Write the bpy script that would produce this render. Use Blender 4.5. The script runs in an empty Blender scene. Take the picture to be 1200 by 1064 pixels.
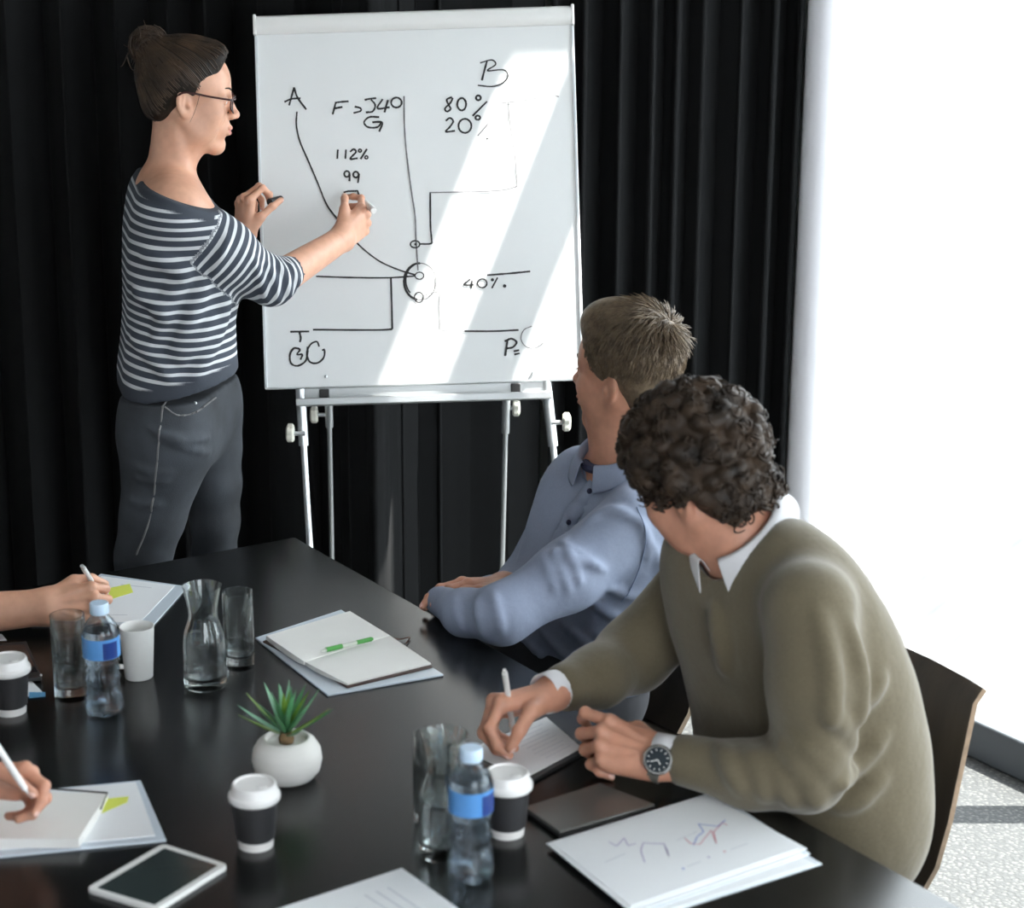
import bpy, bmesh, math, random
import numpy as np
from mathutils import Vector, Matrix
random.seed(7); RNG = np.random.default_rng(7)
SC = bpy.context.scene
COL = SC.collection

# ------------------------------------------------------------------ camera
FPX, PCX, PCY, PITCH, CAMZ = 2276.0, 551.0, 532.0, math.radians(15.5), 1.995
cam = bpy.data.cameras.new('camera'); camo = bpy.data.objects.new('camera', cam); COL.objects.link(camo)
camo.location = (0, 0, CAMZ); camo.rotation_euler = (math.pi/2 - PITCH, 0, 0)
cam.sensor_fit = 'HORIZONTAL'; cam.sensor_width = 36.0; cam.lens = 36.0*FPX/1200.0
cam.shift_x = (600.0-PCX)/1200.0; cam.shift_y = 0.0
cam.clip_start = 0.05; cam.clip_end = 300
cam.dof.use_dof = True; cam.dof.focus_distance = 3.95; cam.dof.aperture_fstop = 5.0
SC.camera = camo

# ------------------------------------------------------------------ world, sun, exposure
wd = bpy.data.worlds.new('sky'); SC.world = wd; wd.use_nodes = True
bgn = wd.node_tree.nodes['Background']; bgn.inputs['Color'].default_value = (0.90, 0.95, 1.0, 1); bgn.inputs['Strength'].default_value = 7.5
SUN_DIR = Vector((-0.585, 0.0, -1.0)).normalized()
sl = bpy.data.lights.new('sun', 'SUN'); sl.energy = 22.0; sl.angle = math.radians(0.53); sl.color = (1.0, 0.97, 0.92)
so = bpy.data.objects.new('sun', sl); COL.objects.link(so)
so.rotation_euler = SUN_DIR.to_track_quat('-Z', 'Y').to_euler(); so.location = (6, 4, 9)
vs = SC.view_settings
vs.view_transform = 'Standard'; vs.look = 'None'; vs.gamma = 1.0; vs.exposure = 0.36; vs.use_curve_mapping = False
SC.cycles.use_denoising = True
SC.cycles.max_bounces = 10; SC.cycles.transparent_max_bounces = 16; SC.cycles.transmission_bounces = 10
SC.cycles.caustics_reflective = False; SC.cycles.caustics_refractive = True
SC.cycles.sample_clamp_indirect = 6.0

# ------------------------------------------------------------------ layout helpers (photo pixel -> place in the room)
_cp, _sp = math.cos(PITCH), math.sin(PITCH)
def ray(px, py):
    a = (px-PCX)/FPX; b = -(py-PCY)/FPX
    return np.array([a, _cp + b*_sp, -_sp + b*_cp])
CAMO = np.array([0, 0, CAMZ])
def W(px, py, Y):
    d = ray(px, py); return CAMO + d*(Y/d[1])
TZ = 0.74
def T(px, py, z=TZ):
    d = ray(px, py); return CAMO + d*((z-CAMZ)/d[2])
def depth(P): return P[1]*_cp + (CAMZ-P[2])*_sp
def rm(rpx, P): return rpx*depth(P)/FPX
def nrm(v): v = np.asarray(v, float); return v/np.linalg.norm(v)
D_ = np.array([0.5402, -0.8415, 0.0])      # along the long side of the table / the window wall, towards the camera
N_ = np.array([0.8415, 0.5402, 0.0])       # from the table to the window wall

# ------------------------------------------------------------------ materials
MATS = {}
def mat(name, col, rough=0.5, metal=0.0, spec=0.5, var=0.0, vscale=40, bump=0.0, bscale=200, bdist=0.002, stretch=None, sss=0.0, sheen=0.0, coat=0.0, col2=None, detail=4, emit=None):
    if name in MATS: return MATS[name]
    m = bpy.data.materials.new(name); m.use_nodes = True; nt = m.node_tree; b = nt.nodes['Principled BSDF']
    b.inputs['Base Color'].default_value = (*col, 1); b.inputs['Roughness'].default_value = rough; b.inputs['Metallic'].default_value = metal
    b.inputs['Specular IOR Level'].default_value = spec
    b.inputs['Coat Weight'].default_value = coat
    if sheen: b.inputs['Sheen Weight'].default_value = sheen; b.inputs['Sheen Roughness'].default_value = 0.5
    if sss: b.inputs['Subsurface Weight'].default_value = sss; b.inputs['Subsurface Radius'].default_value = (0.012, 0.005, 0.003); b.inputs['Subsurface Scale'].default_value = 0.5
    tc = nt.nodes.new('ShaderNodeTexCoord'); mp = nt.nodes.new('ShaderNodeMapping'); nt.links.new(tc.outputs['Object'], mp.inputs['Vector'])
    if stretch: mp.inputs['Scale'].default_value = stretch
    if var or col2:
        n = nt.nodes.new('ShaderNodeTexNoise'); n.inputs['Scale'].default_value = vscale; n.inputs['Detail'].default_value = detail
        nt.links.new(mp.outputs['Vector'], n.inputs['Vector'])
        r = nt.nodes.new('ShaderNodeValToRGB'); r.color_ramp.elements[0].position = 0.3; r.color_ramp.elements[1].position = 0.7
        c2 = col2 if col2 else tuple(min(1, c*(1+var)) for c in col); c1 = col if col2 else tuple(c*(1-var) for c in col)
        r.color_ramp.elements[0].color = (*c1, 1); r.color_ramp.elements[1].color = (*c2, 1)
        nt.links.new(n.outputs['Fac'], r.inputs['Fac']); nt.links.new(r.outputs['Color'], b.inputs['Base Color'])
    if bump:
        n = nt.nodes.new('ShaderNodeTexNoise'); n.inputs['Scale'].default_value = bscale; n.inputs['Detail'].default_value = 3
        nt.links.new(mp.outputs['Vector'], n.inputs['Vector'])
        bp = nt.nodes.new('ShaderNodeBump'); bp.inputs['Strength'].default_value = bump; bp.inputs['Distance'].default_value = bdist
        nt.links.new(n.outputs['Fac'], bp.inputs['Height']); nt.links.new(bp.outputs['Normal'], b.inputs['Normal'])
    if emit: b.inputs['Emission Color'].default_value = (*emit[0], 1); b.inputs['Emission Strength'].default_value = emit[1]
    MATS[name] = m; return m
def glass_mat(name, tint=(1, 1, 1), ior=1.45, rough=0.0, clear=0.35):
    """glass body with a share of straight-through light so that thin vessels do not cast black shadows"""
    if name in MATS: return MATS[name]
    m = bpy.data.materials.new(name); m.use_nodes = True; nt = m.node_tree; nt.nodes.remove(nt.nodes['Principled BSDF'])
    g = nt.nodes.new('ShaderNodeBsdfGlass'); g.inputs['Color'].default_value = (*tint, 1); g.inputs['IOR'].default_value = ior; g.inputs['Roughness'].default_value = rough
    t = nt.nodes.new('ShaderNodeBsdfTransparent'); t.inputs['Color'].default_value = (*tint, 1)
    x = nt.nodes.new('ShaderNodeMixShader'); x.inputs[0].default_value = clear
    nt.links.new(g.outputs[0], x.inputs[1]); nt.links.new(t.outputs[0], x.inputs[2]); nt.links.new(x.outputs[0], nt.nodes['Material Output'].inputs[0])
    MATS[name] = m; return m
def pane_mat(name, tint=(0.96, 0.98, 0.98), refl=0.06):
    if name in MATS: return MATS[name]
    m = bpy.data.materials.new(name); m.use_nodes = True; nt = m.node_tree; nt.nodes.remove(nt.nodes['Principled BSDF'])
    g = nt.nodes.new('ShaderNodeBsdfGlossy'); g.inputs['Roughness'].default_value = 0.02
    t = nt.nodes.new('ShaderNodeBsdfTransparent'); t.inputs['Color'].default_value = (*tint, 1)
    x = nt.nodes.new('ShaderNodeMixShader'); x.inputs[0].default_value = refl
    nt.links.new(t.outputs[0], x.inputs[1]); nt.links.new(g.outputs[0], x.inputs[2]); nt.links.new(x.outputs[0], nt.nodes['Material Output'].inputs[0])
    MATS[name] = m; return m
M = {}
M['skin_f'] = mat('skin_fair', (0.62, 0.335, 0.225), 0.45, var=0.06, vscale=60, sss=0.12, bump=0.12, bscale=500, bdist=0.0006)
M['skin_m'] = mat('skin_warm', (0.58, 0.285, 0.19), 0.47, var=0.10, vscale=45, sss=0.10, bump=0.2, bscale=350, bdist=0.0008)
M['lip'] = mat('lip', (0.60, 0.24, 0.20), 0.35)
M['nail'] = mat('nail', (0.78, 0.50, 0.42), 0.25)
M['eye_white'] = mat('eye_white', (0.8, 0.78, 0.75), 0.15); M['iris'] = mat('iris', (0.05, 0.03, 0.02), 0.1)
M['hair_dark'] = mat('hair_dark_brown', (0.008, 0.006, 0.0045), 0.5, spec=0.2, col2=(0.024, 0.016, 0.011), vscale=90, bump=0.5, bscale=400, bdist=0.002)
M['hair_dark_hi'] = mat('hair_brown_strand', (0.010, 0.007, 0.005), 0.42, spec=0.35, col2=(0.085, 0.052, 0.032), vscale=24)
M['hair_blond'] = mat('hair_ash_brown', (0.085, 0.057, 0.033), 0.5, col2=(0.20, 0.145, 0.09), vscale=60, bump=0.6, bscale=260, bdist=0.003)
M['hair_curl'] = mat('hair_curly_brown', (0.010, 0.007, 0.005), 0.5, spec=0.25, col2=(0.055, 0.035, 0.022), vscale=28, bump=0.5, bscale=300, bdist=0.003)
M['black_top'] = mat('satin_black_laminate', (0.006, 0.0065, 0.0065), 0.25, spec=0.5, bump=0.05, bscale=300, bdist=0.0004)
M['black_paint'] = mat('black_steel', (0.012, 0.012, 0.013), 0.4)
M['curtain'] = mat('black_velvet', (0.0042, 0.0047, 0.0052), 0.8, spec=0.25, var=0.15, vscale=30, bump=0.3, bscale=500, bdist=0.001)
M['white_lam'] = mat('whiteboard_enamel', (0.80, 0.82, 0.82), 0.22, spec=0.4, var=0.012, vscale=5)
M['alu'] = mat('brushed_aluminium', (0.62, 0.65, 0.66), 0.34, metal=0.75, bump=0.1, bscale=300, bdist=0.0004)
M['white_plastic'] = mat('white_plastic', (0.80, 0.80, 0.78), 0.38)
M['cream_knob'] = mat('cream_plastic', (0.70, 0.69, 0.60), 0.45)
M['ink'] = mat('black_marker_ink', (0.012, 0.012, 0.013), 0.5)
M['ink_thin'] = mat('glare_paled_marker_ink', (0.16, 0.16, 0.165), 0.5)  # strokes washed out by the sun: glare is put into a paler ink
M['paper'] = mat('white_paper', (0.80, 0.82, 0.84), 0.7, var=0.01, vscale=8)
M['paper_cream'] = mat('cream_paper', (0.82, 0.815, 0.785), 0.7, var=0.02, vscale=15)
M['print'] = mat('pale_grey_print', (0.58, 0.60, 0.65), 0.7)
M['sleeve'] = mat('clear_file_film', (0.60, 0.67, 0.74), 0.15, spec=0.6)
M['highlight'] = mat('yellow_highlighter', (0.70, 0.76, 0.12), 0.6)
# ------------------------------------------------------------------ mesh helpers
def link_mesh(name, verts, faces, m=None, parent=None, smooth=False):
    me = bpy.data.meshes.new(name)
    me.from_pydata([tuple(map(float, v)) for v in verts], [], [tuple(int(i) for i in f) for f in faces]); me.validate(verbose=False); me.update()
    if smooth: me.polygons.foreach_set('use_smooth', [True]*len(me.polygons))
    return link(name, me, m, parent)
def link(name, me, m=None, parent=None):
    o = bpy.data.objects.new(name, me); COL.objects.link(o)
    if m is not None:
        for q in (m if isinstance(m, (list, tuple)) else [m]): me.materials.append(q)
    if parent is not None: adopt(o, parent)
    return o
def adopt(o, parent):
    o.parent = parent
    loc = Vector(parent.get('base', (0, 0, 0)))
    o.matrix_parent_inverse = Matrix.Translation(-loc)
    o['base'] = tuple(parent.get('base', (0, 0, 0)))
    if parent.parent is not None: o.matrix_parent_inverse = Matrix.Identity(4)
def thing(name, label, cat, loc=(0, 0, 0), group=None):
    """an Empty at the thing's base; its parts are modelled in room coordinates"""
    o = bpy.data.objects.new(name, None); COL.objects.link(o); o.empty_display_size = 0.05
    o.location = tuple(map(float, loc)); o['base'] = tuple(map(float, loc)); o['label'] = label; o['category'] = cat
    if group: o['group'] = group
    return o
def tag(o, label, cat, group=None):
    o['label'] = label; o['category'] = cat
    if group: o['group'] = group
    return o
def struct(o): o['kind'] = 'structure'; return o
class MB:
    def __init__(s): s.v = []; s.f = []; s.mi = []
    def add(s, vs_, fs_, mi=0):
        b = len(s.v); s.v += [np.asarray(v, float) for v in vs_]; s.f += [tuple(b+i for i in f) for f in fs_]; s.mi += [mi]*len(fs_)
        return s
    def box(s, c, size, X=(1, 0, 0), Y=(0, 1, 0), Z=(0, 0, 1), mi=0):
        c = np.asarray(c, float); X, Y, Z = (np.asarray(a, float) for a in (X, Y, Z)); h = np.asarray(size)/2
        vs_ = [c + X*h[0]*i + Y*h[1]*j + Z*h[2]*k for i in (-1, 1) for j in (-1, 1) for k in (-1, 1)]
        return s.add(vs_, [(0, 1, 3, 2), (4, 6, 7, 5), (0, 4, 5, 1), (2, 3, 7, 6), (0, 2, 6, 4), (1, 5, 7, 3)], mi)
    def prism(s, pts, z0, z1, mi=0):
        """polygon (list of xyz or xy) extruded from z0 to z1"""
        n = len(pts); vs_ = [(p[0], p[1], z0) for p in pts] + [(p[0], p[1], z1) for p in pts]
        a = sum(pts[i][0]*pts[(i+1) % n][1]-pts[(i+1) % n][0]*pts[i][1] for i in range(n))
        o = range(n) if a > 0 else range(n-1, -1, -1); o = list(o)
        fs = [tuple(reversed(o)), tuple(n+i for i in o)] + [(o[i], o[(i+1) % n], n+o[(i+1) % n], n+o[i]) for i in range(n)]
        return s.add(vs_, fs, mi)
    def tube(s, path, r, n=8, cap=True, mi=0, flat=None):
        path = [np.asarray(p, float) for p in path]; m_ = len(path); rr = r if hasattr(r, '__len__') else [r]*m_
        tang = [nrm(path[min(i+1, m_-1)]-path[max(i-1, 0)]) for i in range(m_)]
        u = np.cross(tang[0], (0, 0, 1));
        if np.linalg.norm(u) < 1e-3: u = np.cross(tang[0], (0, 1, 0))
        u = nrm(u); vs_ = []
        for i in range(m_):
            u = nrm(u - tang[i]*np.dot(u, tang[i])); w = np.cross(tang[i], u)
            for k in range(n):
                a = 2*math.pi*k/n; vs_.append(path[i] + rr[i]*(u*math.cos(a) + w*math.sin(a)))
        fs = [(i*n+k, i*n+(k+1) % n, (i+1)*n+(k+1) % n, (i+1)*n+k) for i in range(m_-1) for k in range(n)]
        if cap: fs += [tuple(range(n-1, -1, -1)), tuple((m_-1)*n+k for k in range(n))]
        return s.add(vs_, fs, mi)
    def lathe(s, prof, n=40, c=(0, 0, 0), mi=0, fn=None):
        """prof: list of (r, z), closed on the axis where r == 0"""
        c = np.asarray(c, float); vs_ = []; rows = []
        for r, z in prof:
            if r <= 1e-7: rows.append([len(vs_)]); vs_.append(c+(0, 0, z))
            else:
                row = []
                for k in range(n):
                    a = 2*math.pi*k/n; q = r if fn is None else fn(r, z, a)
                    row.append(len(vs_)); vs_.append(c+np.array([q*math.cos(a), q*math.sin(a), z]))
                rows.append(row)
        fs = []
        for A, B in zip(rows[:-1], rows[1:]):
            for k in range(n):
                k2 = (k+1) % n
                if len(A) == 1 and len(B) == 1: continue
                if len(A) == 1: fs.append((A[0], B[k2], B[k]))
                elif len(B) == 1: fs.append((A[k], A[k2], B[0]))
                else: fs.append((A[k], A[k2], B[k2], B[k]))
        return s.add(vs_, fs, mi)
    def sphere(s, c, r, n=16, m_=10, mi=0, X=(1, 0, 0), Y=(0, 1, 0), Z=(0, 0, 1)):
        c = np.asarray(c, float); r = np.ones(3)*r; X, Y, Z = (np.asarray(a, float) for a in (X, Y, Z))
        vs_ = [c+Z*r[2]]
        for i in range(1, m_):
            t = math.pi*i/m_
            for k in range(n):
                a = 2*math.pi*k/n; vs_.append(c+X*r[0]*math.sin(t)*math.cos(a)+Y*r[1]*math.sin(t)*math.sin(a)+Z*r[2]*math.cos(t))
        vs_.append(c-Z*r[2]); L = len(vs_)-1
        fs = [(0, 1+k, 1+(k+1) % n) for k in range(n)] + [(1+(i-1)*n+k, 1+i*n+k, 1+i*n+(k+1) % n, 1+(i-1)*n+(k+1) % n) for i in range(1, m_-1) for k in range(n)] + [(L, 1+(m_-2)*n+(k+1) % n, 1+(m_-2)*n+k) for k in range(n)]
        return s.add(vs_, fs, mi)
    def build(s, name, m, parent=None, smooth=False, bevel=0, seg=2, angle=0.6):
        o = link_mesh(name, s.v, s.f, m, parent)
        me = o.data
        if len(me.polygons) == len(s.mi): me.polygons.foreach_set('material_index', s.mi)
        if smooth or bevel:
            me.polygons.foreach_set('use_smooth', [True]*len(me.polygons)); me.set_sharp_from_angle(angle=angle)
        if bevel:
            b = o.modifiers.new('bevel', 'BEVEL'); b.width = bevel; b.segments = seg; b.limit_method = 'ANGLE'; b.angle_limit = 0.5
        return o
def spline(pts, n=8):
    """Catmull-Rom through the points"""
    p = [np.asarray(q, float) for q in pts]
    if len(p) < 3: return [p[0]+(p[-1]-p[0])*i/n for i in range(n+1)]
    P = [2*p[0]-p[1]]+p+[2*p[-1]-p[-2]]; out = []
    for i in range(1, len(P)-2):
        for k in range(n):
            t = k/n; a, b, c, d = P[i-1:i+3]
            out.append(0.5*((2*b)+(c-a)*t+(2*a-5*b+4*c-d)*t*t+(3*b-a-3*c+d)*t**3))
    return out+[p[-1]]

# ------------------------------------------------------------------ implicit surfaces for bodies and cloth
def smin(a, b, k):
    if k <= 0: return np.minimum(a, b)
    h = np.maximum(k-np.abs(a-b), 0)/k; return np.minimum(a, b)-h*h*(k*0.25)
class Field:
    def __init__(s, lo, hi, h):
        s.lo = np.asarray(lo, float); s.h = h; s.n = np.ceil((np.asarray(hi)-s.lo)/h).astype(int)+1
        s.f = np.full(s.n, 0.5, np.float32)
    def like(s): q = Field.__new__(Field); q.lo = s.lo; q.h = s.h; q.n = s.n; q.f = np.full(s.n, 0.5, np.float32); return q
    def win(s, lo, hi):
        a = np.clip(np.floor((lo-s.lo)/s.h).astype(int), 0, s.n-1); b = np.clip(np.ceil((hi-s.lo)/s.h).astype(int)+1, 1, s.n)
        if np.any(b <= a): return None
        ax = [(s.lo[i]+s.h*np.arange(a[i], b[i])).astype(np.float32) for i in range(3)]
        return (slice(a[0], b[0]), slice(a[1], b[1]), slice(a[2], b[2])), ax[0][:, None, None], ax[1][None, :, None], ax[2][None, None, :]
    def put(s, sl_, d, k, op):
        if op == 'u': s.f[sl_] = smin(s.f[sl_], d, k)
        elif op == 's': s.f[sl_] = -smin(-s.f[sl_], d, k)
        elif op == 'i': s.f[sl_] = -smin(-s.f[sl_], -d, k)
    def cap(s, a, b, ra, rb=None, k=0.02, op='u'):
        a = np.asarray(a, float); b = np.asarray(b, float); rb = ra if rb is None else rb; R = max(ra, rb)+k+3*s.h
        w = s.win(np.minimum(a, b)-R, np.maximum(a, b)+R)
        if w is None: return s
        sl_, X, Y, Z = w; ba = b-a; L = float(ba@ba)+1e-12
        x = X-a[0]; y = Y-a[1]; z = Z-a[2]
        t = np.clip((x*ba[0]+y*ba[1]+z*ba[2])/L, 0, 1)
        d = np.sqrt((x-t*ba[0])**2+(y-t*ba[1])**2+(z-t*ba[2])**2)-(ra+t*(rb-ra))
        s.put(sl_, d.astype(np.float32), k, op); return s
    def chain(s, pts, rs, k=0.02, op='u'):
        for i in range(len(pts)-1): s.cap(pts[i], pts[i+1], rs[i], rs[i+1], k, op)
        return s
    def ell(s, c, r, A=None, k=0.02, op='u'):
        c = np.asarray(c, float); r = np.asarray(r, float); A = np.eye(3) if A is None else np.asarray(A, float); R = r.max()+k+3*s.h
        w = s.win(c-R, c+R)
        if w is None: return s
        sl_, X, Y, Z = w; x = X-c[0]; y = Y-c[1]; z = Z-c[2]
        q = [(x*A[i][0]+y*A[i][1]+z*A[i][2])/r[i] for i in range(3)]
        k0 = np.sqrt(q[0]**2+q[1]**2+q[2]**2); k1 = np.sqrt((q[0]/r[0])**2+(q[1]/r[1])**2+(q[2]/r[2])**2)+1e-9
        s.put(sl_, (k0*(k0-1)/k1).astype(np.float32), k, op); return s
    def cut(s, p, n, k=0.0):
        """remove everything on the n side of the plane through p"""
        n = nrm(n); w = s.win(s.lo, s.lo+s.h*s.n); sl_, X, Y, Z = w
        d = (X-p[0])*n[0]+(Y-p[1])*n[1]+(Z-p[2])*n[2]
        s.f = np.maximum(s.f, d.astype(np.float32)) if k <= 0 else -smin(-s.f, -d.astype(np.float32), k)
        return s
    def grid(s):
        return s.win(s.lo, s.lo+s.h*s.n)[1:]
    def mesh(s, smooth=1):
        f = s.f; f = f.copy(); f[0] = f[-1] = 0.5; f[:, 0] = f[:, -1] = 0.5; f[:, :, 0] = f[:, :, -1] = 0.5
        g = f < 0; n = f.shape
        c = np.zeros((n[0]-1, n[1]-1, n[2]-1), np.int8); off = [(i, j, k) for i in (0, 1) for j in (0, 1) for k in (0, 1)]
        for i, j, k in off: c += g[i:n[0]-1+i, j:n[1]-1+j, k:n[2]-1+k]
        idx = np.argwhere((c > 0) & (c < 8)); nv = len(idx)
        val = np.stack([f[idx[:, 0]+i, idx[:, 1]+j, idx[:, 2]+k] for i, j, k in off], 1)
        acc = np.zeros((nv, 3)); cnt = np.zeros(nv); O = np.array(off, float)
        for i in range(8):
            for j in range(i+1, 8):
                if np.abs(O[i]-O[j]).sum() != 1: continue
                va, vb = val[:, i], val[:, j]; cr = (va < 0) != (vb < 0)
                t = np.where(cr, va/np.where(cr, va-vb, 1), 0)
                acc += np.where(cr[:, None], O[i]+t[:, None]*(O[j]-O[i]), 0); cnt += cr
        V = s.lo+s.h*(idx+acc/cnt[:, None])
        vid = np.full(c.shape, -1, np.int32); vid[idx[:, 0], idx[:, 1], idx[:, 2]] = np.arange(nv)
        Fs = []
        for ax in range(3):
            a = [slice(1, -1)]*3; b = [slice(1, -1)]*3; a[ax] = slice(0, -1); b[ax] = slice(1, None)
            ga, gb = g[tuple(a)], g[tuple(b)]; e = np.argwhere(ga != gb)
            if not len(e): continue
            inside = ga[e[:, 0], e[:, 1], e[:, 2]]
            p = e.copy()
            for q in range(3):
                if q != ax: p[:, q] += 1
            u, w = [(1, 2), (2, 0), (0, 1)][ax]
            def at(du, dw):
                r = p.copy(); r[:, u] += du; r[:, w] += dw; return vid[r[:, 0], r[:, 1], r[:, 2]]
            q4 = np.stack([at(-1, -1), at(0, -1), at(0, 0), at(-1, 0)], 1)
            q4[~inside] = q4[~inside][:, ::-1]; Fs.append(q4)
        Fq = np.concatenate(Fs) if Fs else np.zeros((0, 4), int)
        Fq = Fq[(Fq >= 0).all(1)]
        for _ in range(smooth):
            S = np.zeros_like(V); C = np.zeros(nv)
            for i, j in ((0, 1), (1, 2), (2, 3), (3, 0)):
                np.add.at(S, Fq[:, i], V[Fq[:, j]]); np.add.at(C, Fq[:, i], 1)
                np.add.at(S, Fq[:, j], V[Fq[:, i]]); np.add.at(C, Fq[:, j], 1)
            V = V*0.5+0.5*S/np.maximum(C, 1)[:, None]
        return V, Fq
def soft_mesh(name, parts, m, parent=None, mi=None, attr=None):
    """parts: list of (V, F) joined into one smooth mesh; mi: function(V) -> per-vertex material index"""
    Vs, Fs, b = [], [], 0
    for V, F in parts: Vs.append(V); Fs.append(F+b); b += len(V)
    V = np.concatenate(Vs); F = np.concatenate(Fs)
    me = bpy.data.meshes.new(name); me.vertices.add(len(V)); me.vertices.foreach_set('co', V.astype(np.float32).ravel())
    me.loops.add(F.size); me.loops.foreach_set('vertex_index', F.astype(np.int32).ravel())
    me.polygons.add(len(F)); me.polygons.foreach_set('loop_start', np.arange(0, F.size, 4, dtype=np.int32))
    me.update(calc_edges=True); me.polygons.foreach_set('use_smooth', np.ones(len(F), bool))
    o = link(name, me, m, parent)
    if mi is not None:
        w = np.asarray(mi(V)); me.polygons.foreach_set('material_index', np.median(w[F], axis=1).astype(np.int32))
    if attr:
        for k, fn in attr.items():
            at = me.attributes.new(k, 'FLOAT', 'POINT'); at.data.foreach_set('value', np.asarray(fn(V), np.float32))
    return o
# ================================================================== THE ROOM
CEIL = 3.75
KW = np.array([0.93, 4.81, 0.0])           # far corner of the window wall
def wp(u, o, z): return KW + D_*u + N_*o + np.array([0, 0, z])
def carpet_mat():
    m = bpy.data.materials.new('grey_loop_carpet'); m.use_nodes = True; nt = m.node_tree; b = nt.nodes['Principled BSDF']; b.inputs['Roughness'].default_value = 0.95
    tc = nt.nodes.new('ShaderNodeTexCoord'); v = nt.nodes.new('ShaderNodeTexVoronoi'); v.inputs['Scale'].default_value = 95; nt.links.new(tc.outputs['Object'], v.inputs['Vector'])
    n = nt.nodes.new('ShaderNodeTexNoise'); n.inputs['Scale'].default_value = 120; n.inputs['Detail'].default_value = 3; nt.links.new(tc.outputs['Object'], n.inputs['Vector'])
    mx = nt.nodes.new('ShaderNodeMath'); mx.operation = 'ADD'; nt.links.new(v.outputs['Distance'], mx.inputs[0]); nt.links.new(n.outputs['Fac'], mx.inputs[1])
    r = nt.nodes.new('ShaderNodeValToRGB'); r.color_ramp.elements[0].position = 0.55; r.color_ramp.elements[1].position = 1.15
    r.color_ramp.elements[0].color = (0.125, 0.125, 0.118, 1); r.color_ramp.elements[1].color = (0.060, 0.061, 0.061, 1)
    nt.links.new(mx.outputs[0], r.inputs['Fac']); nt.links.new(r.outputs['Color'], b.inputs['Base Color'])
    bp = nt.nodes.new('ShaderNodeBump'); bp.inputs['Strength'].default_value = 0.6; bp.inputs['Distance'].default_value = 0.004; nt.links.new(mx.outputs[0], bp.inputs['Height']); nt.links.new(bp.outputs['Normal'], b.inputs['Normal'])
    return m
def deck_mat():
    m = bpy.data.materials.new('bleached_deck'); m.use_nodes = True; nt = m.node_tree; b = nt.nodes['Principled BSDF']; b.inputs['Roughness'].default_value = 0.8
    tc = nt.nodes.new('ShaderNodeTexCoord'); mp = nt.nodes.new('ShaderNodeMapping'); mp.inputs['Rotation'].default_value = (0, 0, math.radians(33)); nt.links.new(tc.outputs['Object'], mp.inputs['Vector'])
    w = nt.nodes.new('ShaderNodeTexWave'); w.inputs['Scale'].default_value = 2.3; w.inputs['Distortion'].default_value = 0.4; w.bands_direction = 'X'; nt.links.new(mp.outputs['Vector'], w.inputs['Vector'])
    n = nt.nodes.new('ShaderNodeTexNoise'); n.inputs['Scale'].default_value = 1.5; nt.links.new(tc.outputs['Object'], n.inputs['Vector'])
    mu = nt.nodes.new('ShaderNodeMath'); mu.operation = 'MULTIPLY'; nt.links.new(w.outputs['Fac'], mu.inputs[0]); nt.links.new(n.outputs['Fac'], mu.inputs[1])
    r = nt.nodes.new('ShaderNodeValToRGB'); r.color_ramp.elements[0].color = (0.17, 0.166, 0.162, 1); r.color_ramp.elements[1].color = (0.035, 0.034, 0.034, 1); r.color_ramp.elements[1].position = 0.62
    nt.links.new(mu.outputs[0], r.inputs['Fac']); nt.links.new(r.outputs['Color'], b.inputs['Base Color'])
    return m
M['ceil'] = mat('white_plaster', (0.74, 0.74, 0.72), 0.9, var=0.02, vscale=4)
M['wall'] = mat('white_wall_paint', (0.66, 0.66, 0.65), 0.85, var=0.03, vscale=3)
M['frame'] = mat('grey_window_frame', (0.10, 0.11, 0.12), 0.45)
M['frame_w'] = mat('white_painted_post', (0.80, 0.80, 0.84), 0.6, var=0.02, vscale=10)
M['blind'] = mat('added_grey_sun_blind', (0.16, 0.16, 0.165), 0.8, bump=0.2, bscale=400)
LW = 6.35                                              # length of the glazed wall built
XL = -2.6
c_far_r, c_near_r = wp(0, 0, 0), wp(LW, 0, 0)
floor_poly = [(XL, 5.1), (0.86, 5.1), (c_far_r[0]+0.17, c_far_r[1]+0.11), (c_near_r[0]+0.17, c_near_r[1]+0.11), (XL, c_near_r[1])]
struct(MB().prism(floor_poly, -0.12, 0.0).build('floor', carpet_mat()))
ceil_poly = [(XL, 5.1), (0.86, 5.1), (c_far_r[0], c_far_r[1]), (c_near_r[0], c_near_r[1]), (XL, c_near_r[1])]
struct(MB().prism(ceil_poly, CEIL, CEIL+0.12).build('ceiling', M['ceil']))
struct(MB().box(((XL+0.95)/2, 5.16, CEIL/2), (0.95-XL+0.2, 0.12, CEIL)).build('wall_back', M['wall']))
struct(MB().box((XL-0.06, 2.3, CEIL/2), (0.12, 5.8, CEIL)).build('wall_left', M['wall']))
wf = MB(); yb = -0.55; xr_ = c_near_r[0]
for x0, x1, z0, z1 in ((XL, 0.2, 0, CEIL), (0.2, 2.0, 0, 0.9), (0.2, 2.0, 2.4, CEIL), (2.0, xr_, 0, CEIL)): wf.box(((x0+x1)/2, yb, (z0+z1)/2), (x1-x0, 0.1, z1-z0))
struct(wf.build('wall_front', M['wall']))  # its gap is an added window opening behind the camera, for fill light
# solid parts of the window wall: band over the windows and an added unseen panel that trims the sun patch
wr = MB()
def wbox(mb, u0, u1, z0, z1, o0, o1): return mb.box(wp((u0+u1)/2, (o0+o1)/2, (z0+z1)/2), (u1-u0, o1-o0, z1-z0), D_, N_)
wbox(wr, -0.45, LW, 3.55, CEIL, -0.012, 0.012); wbox(wr, -0.45, 0.43, 2.6, 3.549, -0.012, 0.012); wbox(wr, -0.45, -0.02, 0, 2.599, 0.0, 0.16)
struct(wr.build('wall_right', M['wall']))
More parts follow.
